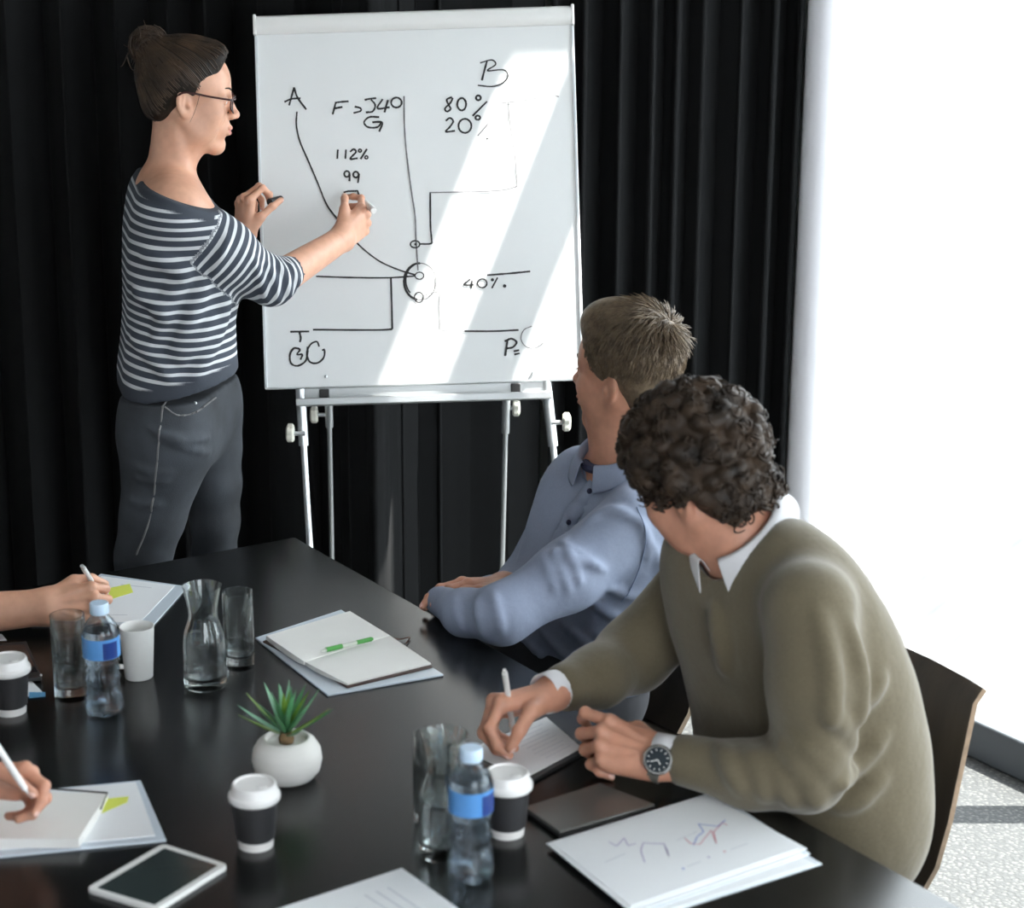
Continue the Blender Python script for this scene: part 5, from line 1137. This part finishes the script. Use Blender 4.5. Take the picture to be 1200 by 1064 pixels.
# collar
def ring(c, A_, r, z, a0, a1, n, rz=0.0, dip=0.0):
    out = []
    for i in range(n):
        t = a0+(a1-a0)*i/(n-1); out.append(np.asarray(c)+A_[0]*r*math.cos(t)+A_[1]*r*math.sin(t)+A_[2]*(z+dip*math.cos(t)))
    return out
AC = frame(FB*1.0+np.array([0, 0, -0.12]), (-0.12, -0.08, 1)); cB = W(722, 540, 3.52)
collar('collar', (ring(cB, AC, 0.064, -0.020, 0.25, 6.03, 15, dip=-0.012), ring(cB, AC, 0.067, 0.042, 0.22, 6.06, 15, dip=-0.014)), [q+AC[2]*(-0.016*max(0, math.cos(0.25+5.78*i/14))**2) for i, q in enumerate(ring(cB, AC, 0.093, 0.004, 0.30, 5.98, 15, dip=-0.026))], M['blue_shirt'], shirt)
MB().tube(ring(cB, AC, 0.0595, 0.012, -0.5, 0.5, 9, dip=-0.010), 0.010, 8).build('collar_lining', M['navy_trim'], shirt, smooth=True)
# trousers, shoes
def seated_legs(parent, hip, F_, L_, m, knee_f=0.42, spread=0.11, hz=0.52, foot_f=0.36):
    hip = np.asarray(hip, float); Ft = Field(hip-(0.62, 0.62, 0.55), hip+(0.62, 0.62, 0.20), 0.009); ank = []
    Ft.cap(hip-L_*0.09+(0, 0, 0.03), hip+L_*0.09+(0, 0, 0.03), 0.105, 0.105, 0.04)
    for s_ in (-1, 1):
        h_ = hip+L_*s_*0.09; k_ = np.array([hip[0], hip[1], 0.52])+F_*knee_f+L_*s_*spread; a_ = np.array([hip[0], hip[1], 0.10])+F_*foot_f+L_*s_*spread; ank.append(a_)
        Ft.chain([h_, k_, k_*0.45+a_*0.55, a_], [0.092, 0.066, 0.060, 0.048], 0.03)
    soft_mesh('trousers', [Ft.mesh(1)], m, parent)
    for a_ in ank:
        Fq = Field(a_-(0.26, 0.26, 0.11), a_+(0.26, 0.26, 0.05), 0.006); b_ = np.array([a_[0], a_[1], 0])
        Fq.chain([b_-F_*0.04+(0, 0, 0.045), b_+F_*0.07+(0, 0, 0.042), b_+F_*0.17+(0, 0, 0.034)], [0.042, 0.042, 0.033], 0.03); Fq.cap(b_+(0, 0, 0.05), b_+(0, 0, 0.10), 0.040, 0.044, 0.03); Fq.cut((0, 0, 0.003), (0, 0, -1))
        soft_mesh('shoe', [Fq.mesh(1)], mat('black_leather', (0.012, 0.012, 0.013), 0.35), parent)
seated_legs(blue, (bx, by, 0.56), FB, LB, M['trouser'])
# short, slightly tousled hair
Fk = Field(oB-0.18, oB+0.18, 0.003); kC, kR = np.array([-0.018, 0, 0.046]), np.array([0.1035, 0.084, 0.094])
Fk.ell(PB(*kC), kR*sB, AB, 0.01); Fk.ell(PB(-0.055, 0, -0.030), np.array([0.048, 0.060, 0.055])*sB, AB, 0.03); Fk.ell(PB(0.03, 0, 0.095), np.array([0.062, 0.06, 0.045])*sB, AB, 0.03)
Fk.cut(PB(0.062, 0, 0.055), AB[0]*0.90-AB[2]*0.43, 0.010)
for y in (-1, 1): Fk.ell(PB(0.040, y*0.075, -0.060), np.array([0.062, 0.05, 0.066])*sB, AB, 0.006, 's'); Fk.ell(PB(-0.010, y*0.084, -0.020), np.array([0.023, 0.028, 0.034])*sB, AB, 0.006, 's')
Fk.cap(PB(-0.06, 0, -0.105), PB(-0.02, 0, -0.12), 0.035, 0.06, 0.02, 's')
hk = soft_mesh('hair', [Fk.mesh(1)], M['hair_blond'], blue)
rgk = np.random.default_rng(9); cur = []; crown = nrm((np.array([-0.085, -0.01, 0.105])-kC)/kR)
for k in range(5200):
    v = rgk.normal(0, 1, 3); v = nrm(v)
    p = kC+kR*v
    if (p-np.array([0.062, 0, 0.055]))@np.array([0.90, 0, -0.43]) > 0.004 or p[2] < -0.045-0.01*rgk.random() or (p[0] > -0.03 and p[2] < 0.006): continue
    away = v-crown*(v@crown); ta = nrm(away-v*(away@v)) if np.linalg.norm(away) > 1e-3 else nrm(np.cross(v, (1, 0, 0)))
    ta = nrm(ta+0.45*np.cross(v, ta)+np.array([0, 0, -0.25])+rgk.normal(0, 0.28, 3)); ta = nrm(ta-v*(ta@v)); ln = rgk.uniform(0.016, 0.030)*(1.35 if p[2] > 0.08 else 0.75); up = rgk.uniform(0.25, 0.6)*(1.2 if v@crown > 0.80 else 0.75 if p[2] > 0.06 else 0.35)
    b0 = kC+kR*v*0.985; cur.append([PB(*(b0+ta*ln*t+v*ln*up*t*(1.25-0.65*t))) for t in (0, 0.33, 0.67, 1.0)])
strands('hair_tufts', cur, M['hair_blond'], hk, 0.0016, 0.0003)
chair('dark plywood chair under the man in the blue shirt', (bx-0.03, by+0.02), FB, 0.80, 0.38)
# ================================================================== MAN IN THE OLIVE JUMPER
M['olive'] = mat('olive_fine_knit', (0.122, 0.100, 0.060), 0.9, var=0.08, vscale=260, bump=0.35, bscale=13, bdist=0.014, sheen=0.25)
M['white_shirt'] = mat('white_cotton', (0.74, 0.74, 0.76), 0.8)
FO = nrm((-0.84, -0.54, 0)); LO = nrm((0.56, -0.83, 0.06))
ox_, oy_ = 0.54, 2.87
olive = thing('person', 'seated man in an olive jumper writing with a white pen', 'person', (ox_, oy_, 0))
AO = frame((-0.70, 0.62, -0.34), (-0.36, -0.02, 0.93)); oO = W(818, 560, 2.84); sO = 1.0
OB = ((880, 640, 2.81, 40, 0.075), (885, 668, 2.80, 56, 0.105), (905, 720, 2.79, 78, 0.095), (930, 780, 2.79, 88, 0.085), (945, 840, 2.80, 92, 0.08), (952, 900, 2.80, 92, 0.08), (950, 955, 2.80, 88, 0.085))
Fo = Field((-0.02, 2.38, 0.44), (1.16, 3.24, 1.22), 0.0056)
for q in OB: bar(Fo, *q, LO, 0.055)
oL = limb(Fo, [(948, 712, 2.625, 56), (955, 800, 2.585, 53), (945, 905, 2.585, 43), (880, 908, 2.605, 37), (804, 891, 2.645, 31)], 0.03)
oR = limb(Fo, [(812, 700, 2.98, 50), (742, 768, 2.97, 41), (700, 793, 2.885, 34), (663, 805, 2.835, 29)], 0.03)
for pts, r_ in (([(945, 845), (968, 872), (985, 902)], .008), ([(928, 860), (955, 888), (975, 925)], .009), ([(915, 873), (940, 905), (955, 940)], .009), ([(898, 884), (915, 908), (925, 938)], .007), ([(878, 882), (890, 905), (896, 932)], .006), ([(960, 828), (985, 850), (998, 880)], .007), ([(850, 882), (858, 900), (868, 925)], .005),
                 ([(960, 720), (968, 780), (966, 840)], .007), ([(1000, 838), (1024, 822), (1044, 800)], .004), ([(985, 915), (1012, 900), (1044, 868)], .005), ([(985, 952), (1012, 944), (1042, 918)], .005), ([(998, 735), (1008, 790), (1004, 840)], .004),
                 ([(716, 768), (726, 790), (736, 806)], .006), ([(742, 752), (755, 775), (766, 798)], .006), ([(692, 785), (700, 805), (706, 822)], .006), ([(768, 735), (782, 762), (794, 788)], .006), ([(670, 800), (678, 815), (684, 832)], .005), ([(850, 705), (862, 750), (868, 800)], .006)):
    fold(Fo, pts, 2.56, r_, 0.022)
hem = W(940, 985, 2.70); Fo.cut((0, 0, 0.50), (0, 0, -1))
ncO = W(872, 640, 2.80); upO = nrm((-0.50, -0.10, 0.86))
Fo.cap(ncO-upO*0.004, ncO+upO*0.10, 0.072, 0.092, 0.010, 's')
for q, m_ in ((oL, 0.0325), (oR, 0.0325)):
    e = nrm(q[-1][0]-q[-2][0]); Fo.cap(q[-1][0]+e*(q[-1][1]-0.004), q[-1][0]+e*0.10, m_*0.97, m_*1.4, 0.004, 's')
jump = soft_mesh('olive_jumper', [Fo.mesh(2)], M['olive'], olive)
# white shirt: collar and cuffs
AC = frame(np.array([-0.64, -0.60, -0.42]), upO); cO = ncO+upO*0.012
sh = collar('shirt_collar', (ring(cO, AC, 0.066, -0.014, 0.30, 5.98, 15, dip=-0.006), ring(cO, AC, 0.069, 0.040, 0.26, 6.02, 15, dip=-0.010)), [q+AC[2]*(-0.026*max(0, math.cos(0.3+5.68*i/14))**2) for i, q in enumerate(ring(cO, AC, 0.102, -0.006, 0.34, 5.94, 15, dip=-0.022))], M['white_shirt'], olive)
for q in (oL, oR):
    e = nrm(q[-1][0]-q[-2][0]); a = q[-1][0]; MB().tube([a+e*0.005, a+e*0.030, a+e*(q[-1][1]+0.010)], [0.0315, 0.0325, 0.0320], 22, cap=False).build('shirt_cuff', M['white_shirt'], olive, smooth=True).modifiers.new('cloth', 'SOLIDIFY').thickness = 0.002
# body
def o_add(Fd):
    Fd.cap(W(868, 625, 2.81), ncO-upO*0.03, 0.058, 0.064, 0.03); Fd.cut(ncO-upO*0.05, -upO)
ho, PO, lipO = head(oO, AO, sO, 0.0027, False, [W(858, 612, 2.82), ncO-upO*0.01], (0.057, 0.057, 0.060), 1.1, 1.1, {'add': o_add}, 0.03)
# right hand: writing grip on the pad
wO = W(646, 813, 2.815); fO = nrm(np.array([-0.90, -0.36, -0.02])); dO = np.array([-0.12, 0.42, 0.86])
gO = {'index': (52, 54, 20, 3), 'middle': (60, 60, 25, 0), 'ring': (66, 64, 30, 0), 'pinky': (68, 64, 32, -3)}
THO = ((0.056, 0.047, -0.022), (0.080, 0.050, -0.046), (0.094, 0.038, -0.068))
hr_, JO, nO = hand(wO, fO, dO, False, 1.04, gO, THO, oR[-2][0], (0.026, 0.024), 0.0016)
wO2 = W(772, 889, 2.655); fO2 = nrm(W(700, 860, 2.69)-wO2); dO2 = np.array([-0.10, -0.62, 0.74])
hl2, JO2, nO2 = hand(wO2, fO2, dO2, True, 1.0, {'index': (18, 62, 30, 6), 'middle': (48, 74, 40, 0), 'ring': (56, 78, 42, 0), 'pinky': (60, 78, 42, -3)}, ((0.052, 0.044, -0.026), (0.080, 0.040, -0.044), (0.100, 0.022, -0.052)), oL[-2][0], (0.0255, 0.022), 0.0016)
ob = soft_mesh('body', [join_body([ho, hr_, hl2], [([oR[-2][0], oR[1][0], oR[0][0], W(862, 680, 2.84)], [0, .035, .038, 0]), ([oL[-2][0], oL[2][0], oL[1][0], oL[0][0], W(885, 670, 2.76)], [0, .035, .036, .038, 0])])], [M['skin_m'], M['lip'], M['nail']], olive, mi=lambda V: np.where(lipO(V) > 0, 1, np.where(nail_mask(V, nO+nO2) > 0, 2, 0)))
eyeballs(PO, AO, sO, ob)
seated_legs(olive, (ox_, oy_, 0.56), FO, nrm((0.56, -0.83, 0)), M['trouser'])
# curly hair
Fk = Field(oO-0.19, oO+0.19, 0.0032); kC, kR = np.array([-0.016, 0, 0.046]), np.array([0.106, 0.090, 0.096])
def curl_ok(p): return (p-np.array([0.064, 0, 0.050]))@np.array([0.93, 0, -0.37]) < 0 and p[2] > -0.062 and not (p[0] > -0.040 and p[2] < 0.000) and not (p[0] > -0.05 and p[2] < -0.04)
Fk.ell(PO(*kC), kR*sO, AO, 0.01); Fk.ell(PO(-0.058, 0, -0.030), np.array([0.050, 0.066, 0.052])*sO, AO, 0.03)
rgo = np.random.default_rng(21); spots = []
for k in range(520):
    v = nrm(rgo.normal(0, 1, 3)); p = kC+kR*v
    if not curl_ok(p): continue
    spots.append((v, p)); r_ = rgo.uniform(0.009, 0.016); Fk.ell(PO(*(kC+kR*v*rgo.uniform(0.98, 1.07))), np.array([r_, r_, r_*0.9])*sO, AO, 0.006)
k2, r2_ = np.array([-0.058, 0, -0.030]), np.array([0.050, 0.066, 0.052])
for k in range(150):
    v = nrm(rgo.normal(0, 1, 3)); p = k2+r2_*v
    if p[0] > -0.062 or p[2] > 0.0 or p[2] < -0.058: continue
    spots.append((((p-kC)/kR), p)); r_ = rgo.uniform(0.008, 0.013); Fk.ell(PO(*p), np.array([r_, r_, r_])*sO, AO, 0.006)
Fk.cut(PO(0.070, 0, 0.050), AO[0]*0.93-AO[2]*0.37, 0.006)
for y in (-1, 1): Fk.ell(PO(0.042, y*0.080, -0.062), np.array([0.064, 0.055, 0.066])*sO, AO, 0.006, 's'); Fk.ell(PO(-0.008, y*0.090, -0.018), np.array([0.026, 0.034, 0.036])*sO, AO, 0.006, 's')
Fk.cap(PO(-0.055, 0, -0.115), PO(-0.02, 0, -0.125), 0.034, 0.06, 0.02, 's')
hc = soft_mesh('hair', [Fk.mesh(0)], M['hair_curl'], olive)
cur = []
for rep in range(5):
    for v, p in spots:
        ax = nrm(v*rgo.uniform(0.1, 0.8)+rgo.normal(0, 0.7, 3)); u = nrm(np.cross(ax, v+0.01)); w_ = np.cross(ax, u); rr = rgo.uniform(0.007, 0.0125); a0 = rgo.uniform(0, 6.3); b0 = kC+kR*v*rgo.uniform(1.0, 1.10)
        cur.append([PO(*(b0+(u*math.cos(a0+t)+w_*math.sin(a0+t))*rr*(1-0.05*t)+ax*0.0022*t)) for t in np.linspace(0, rgo.uniform(3.5, 6.5), 11)])
strands('hair_curls', cur, M['hair_curl'], hc, 0.0019, 0.0009, 4)
# white pen, wristwatch
pin, dr = grip_pen(wO, fO, dO, False, 1.0, JO)
tip = T(603, 868, TZ+0.0075); pdir = nrm(pin-tip)
pen('ballpoint_pen', 'slim white pen in the writing hand of the man in olive', tip, W(591, 785, pin[1]+0.012), 0.0046, [(0, 0.06, 0.2, 0.6, 'alu', 'nib'), (0.06, 0.30, 0.85, 1, 'white_plastic', 'grip'), (0.30, 0.96, 1, 1, 'white_plastic', 'barrel'), (0.96, 1.0, 0.7, 0.6, 'white_plastic', 'button')], 'white pens')
f2 = nrm(fO2); d2 = nrm(dO2-f2*np.dot(dO2, f2)); r2 = np.cross(f2, d2); wc = wO2-f2*0.004
watch = thing('wristwatch', 'steel wristwatch with a dark dial on the left wrist of the man in olive', 'watch', wc)
M['steel'] = mat('polished_steel', (0.55, 0.55, 0.54), 0.22, metal=0.9); M['strap'] = mat('grey_mesh_strap', (0.17, 0.17, 0.15), 0.4, metal=0.4, bump=0.5, bscale=900, bdist=0.001)
band_ = MB(); n = 36; V = []
for s_ in (-0.009, 0.009):
    for rr in (0.0, 0.0022):
        V += [wc+f2*s_+r2*(0.0345+rr)*math.cos(t)+d2*(0.0265+rr)*math.sin(t) for t in np.linspace(0, 2*math.pi, n, endpoint=False)]
F = []
for i in range(n):
    j = (i+1) % n; F += [(n+i, n+j, 3*n+j, 3*n+i), (j, i, 2*n+i, 2*n+j), (i, j, n+j, n+i), (2*n+j, 2*n+i, 3*n+i, 3*n+j)]
band_.add(V, F).build('strap', M['strap'], watch, smooth=True, angle=0.9)
wd_ = nrm(d2*0.86-r2*0.36-f2*0.10); wd_ = nrm(wd_-f2*np.dot(wd_, f2)); cc = wc+d2*0.0255*0.93-r2*0.0345*0.36
def disc(r0, h0, h1, nm, m_, parent=None, prof=None):
    mb = MB().lathe(prof or [(0, h0), (r0, h0), (r0, h1), (0, h1)], 32); a_ = f2; b_ = np.cross(wd_, a_)
    mb.v = [cc+1.14*(a_*v[0]+b_*v[1])+wd_*v[2] for v in mb.v]; return mb.build(nm, m_, parent or watch, smooth=True)
disc(0, 0, 0, 'case', M['steel'], None, [(0, -0.002), (0.0185, -0.002), (0.0200, 0.001), (0.0200, 0.007), (0.0185, 0.009), (0.0165, 0.0092), (0.0160, 0.0075), (0, 0.0075)])
dl = disc(0.0158, 0.0075, 0.0080, 'dial', mat('dark_blue_dial', (0.02, 0.028, 0.035), 0.25))
hh = MB()
for k in range(12):
    t = k*math.pi/6; p = cc+wd_*0.0082+(f2*math.cos(t)+np.cross(wd_, f2)*math.sin(t))*0.0146; hh.box(p, (0.0030, 0.0011, 0.0004), nrm(f2*math.cos(t)+np.cross(wd_, f2)*math.sin(t)), nrm(np.cross(wd_, f2*math.cos(t)+np.cross(wd_, f2)*math.sin(t))), wd_)
hh.build('hour_marks', M['white_plastic'], dl)
for t, ln in ((0.6, 0.011), (2.4, 0.008)):
    u_ = f2*math.cos(t)+np.cross(wd_, f2)*math.sin(t); MB().box(cc+wd_*0.0085+u_*ln/2, (ln, 0.0012, 0.0004), u_, np.cross(wd_, u_), wd_).build('watch_hand', M['white_plastic'], dl)
b_ = np.cross(wd_, f2); MB().tube([cc+wd_*0.004+f2*0.0195, cc+wd_*0.004+f2*0.0235], 0.0028, 10).build('crown', M['steel'], watch, smooth=True)
chair('dark plywood chair under the man in the olive jumper', (0.475, 2.92), FO, 0.80, 0.42)

# ================================================================== TWO MORE WRITERS on the left side, in the photo only a hand and forearm show
def side_writer(t, hnd, nails, elbow, ctr_, left, skin, cloth, hairm, label_chair):
    """a seated figure facing across the table; ctr_: torso centre on the floor plan"""
    F_ = N_; L_ = np.array([-N_[1], N_[0], 0]); c = np.array([ctr_[0], ctr_[1], 0]); s_ = 1 if left else -1
    sh = c+L_*0.185*s_+F_*0.08+(0, 0, 1.02); so_ = c-L_*0.185*s_+F_*0.05+(0, 0, 1.02); eo = so_-F_*0.02-L_*s_*0.05+(0, 0, -0.27); wo = eo+F_*0.16+L_*s_*0.09+(0, 0, -0.085)
    Fs_ = Field(c-(0.45, 0.45, -0.44), c+(0.45, 0.45, 1.20), 0.008)
    for z, r_, hl in ((1.07, 0.05, 0.09), (1.02, 0.085, 0.13), (0.92, 0.11, 0.09), (0.78, 0.115, 0.08), (0.62, 0.115, 0.085)): p = c+F_*(0.10*(z-0.55))+(0, 0, z); Fs_.cap(p-L_*hl, p+L_*hl, r_, r_, 0.05)
    up = elbow+(sh-elbow)*0.25
    Fs_.cap(sh, up, 0.062, 0.050, 0.03); Fs_.cap(so_, eo, 0.062, 0.050, 0.03); Fs_.cap(eo, wo, 0.046, 0.034, 0.03)
    soft_mesh('shirt', [Fs_.mesh(1)], cloth, t)
    o_ = c+F_*0.11+(0, 0, 1.27); A_ = frame(F_+np.array([0, 0, -0.25]), (0, 0, 1)); nb_ = c+F_*0.05+(0, 0, 1.08)
    hd_, P_, lm = head(o_, A_, 0.98, 0.0036, False, [nb_+(0, 0, 0.06)+F_*0.02, nb_-(0, 0, 0.04)], (0.055, 0.055, 0.062), 1.05, 1.0, None, 0.03)
    oh, _j, on_ = hand(wo, F_*0.85+L_*s_*0.5, (0, 0, 1), not left, 0.95, {k: (10, 18, 10, 0) for k in FING}, ((0.050, 0.046, -0.004), (0.078, 0.052, -0.005), (0.100, 0.050, -0.006)), eo*0.4+wo*0.6, (0.026, 0.028), 0.0026)
    b = soft_mesh('body', [join_body([hd_, hnd, oh], [([elbow, elbow+(sh-elbow)*0.3, sh, nb_-(0, 0, 0.05)+L_*0.05*s_], [0, .040, .045, 0]), ([eo*0.45+wo*0.55, eo, so_, nb_-(0, 0, 0.05)-L_*0.05*s_], [0, .036, .045, 0])])], [skin, M['nail'], M['lip']], t, mi=lambda V: np.where(lm(V) > 0, 2, nail_mask(V, nails)))
    eyeballs(P_, A_, 0.98, b)
    Fk_ = Field(o_-0.17, o_+0.17, 0.005); Fk_.ell(P_(-0.018, 0, 0.048), np.array([0.104, 0.084, 0.092]), A_, 0.01); Fk_.ell(P_(-0.056, 0, -0.025), np.array([0.046, 0.060, 0.05]), A_, 0.03); Fk_.cut(P_(0.062, 0, 0.055), A_[0]*0.90-A_[2]*0.43, 0.010)
    for y in (-1, 1): Fk_.ell(P_(0.040, y*0.075, -0.060), np.array([0.062, 0.05, 0.066]), A_, 0.006, 's'); Fk_.ell(P_(-0.010, y*0.084, -0.018), np.array([0.026, 0.030, 0.038]), A_, 0.006, 's')
    soft_mesh('hair', [Fk_.mesh(1)], hairm, t)
    seated_legs(t, c+(0, 0, 0.56), F_, L_, M['trouser'], 0.38)
    ch = chair(label_chair, (c[0]-F_[0]*0.02, c[1]-F_[1]*0.02), F_, 0.80, 0.42); ch['group'] = 'plywood chairs along the far side'

wP = W(54, 711, 3.31); fP = nrm(np.array([0.97, 0.10, 0.10])); dP = np.array([-0.05, -0.88, 0.45])
p3 = thing('person', 'bare forearm and writing hand reaching in over the far left folder', 'person', (wP[0], wP[1], TZ), 'writers cut off by the left edge')
ha, JP, nP = hand(wP, fP, dP, False, 0.94, {'index': (62, 72, 30, 2), 'middle': (68, 80, 35, 0), 'ring': (70, 82, 36, 0), 'pinky': (70, 82, 36, -3)}, GRIP_TH, W(-120, 728, 3.27), (0.028, 0.037), 0.0018)
side_writer(p3, ha, nP, W(-120, 728, 3.27), (-1.40, 3.20), False, M['skin_f'], mat('charcoal_tee', (0.035, 0.037, 0.042), 0.85, bump=0.3, bscale=12, bdist=0.01), M['hair_dark'], 'dark plywood chair of the writer at the far left')
pin, dr = grip_pen(wP, fP, dP, False, 1.0, JP)
pt_ = W(96, 663, 3.33); tp_ = pin+nrm(pin-pt_)*0.035; tp_ = pt_+(tp_-pt_)*min(1.0, (pt_[2]-TZ-0.005)/(pt_[2]-tp_[2]))
pen('ballpoint_pen', 'white pen in the hand above the far left folder', tp_, pt_, 0.0046, [(0, 0.08, 0.2, 0.6, 'alu', 'nib'), (0.08, 0.30, 0.85, 1, 'white_plastic', 'grip'), (0.30, 0.93, 1, 1, 'white_plastic', 'barrel'), (0.93, 1.0, 0.8, 0.8, 'alu', 'button')], 'white pens')
wQ = W(-34, 910, 2.50); fQ = nrm(np.array([0.96, -0.05, 0.02])); dQ = np.array([0.05, 0.75, 0.62])
p4 = thing('person', 'writing hand reaching in over the cream notepad', 'person', (wQ[0], wQ[1], TZ), 'writers cut off by the left edge')
hq, JQ, nQ = hand(wQ, fQ, dQ, True, 0.92, {'index': (40, 50, 22, 3), 'middle': (56, 66, 34, 0), 'ring': (64, 76, 40, 0), 'pinky': (66, 78, 40, -3)}, ((0.056, 0.050, -0.016), (0.086, 0.052, -0.030), (0.112, 0.040, -0.046)), W(-190, 922, 2.48), (0.028, 0.038), 0.0018)
side_writer(p4, hq, nQ, W(-190, 922, 2.48), (-0.92, 2.17), True, M['skin_m'], mat('grey_shirt', (0.16, 0.17, 0.19), 0.85, bump=0.3, bscale=12, bdist=0.01), M['hair_blond'], 'dark plywood chair of the writer at the near left')
pin, dr = grip_pen(wQ, fQ, dQ, False, 1.0, JQ); tq_ = W(33, 930, pin[1]+0.0); bq_ = W(-8, 868, pin[1]+0.012)
pen('ballpoint_pen', 'white pen in the hand above the cream notepad', tq_, bq_, 0.0048, [(0, 0.08, 0.2, 0.6, 'alu', 'nib'), (0.08, 0.30, 0.85, 1, 'white_plastic', 'grip'), (0.30, 1.0, 1, 1, 'white_plastic', 'barrel')], 'white pens')
for o in list(bpy.data.objects):
    if 'base' in o: del o['base']
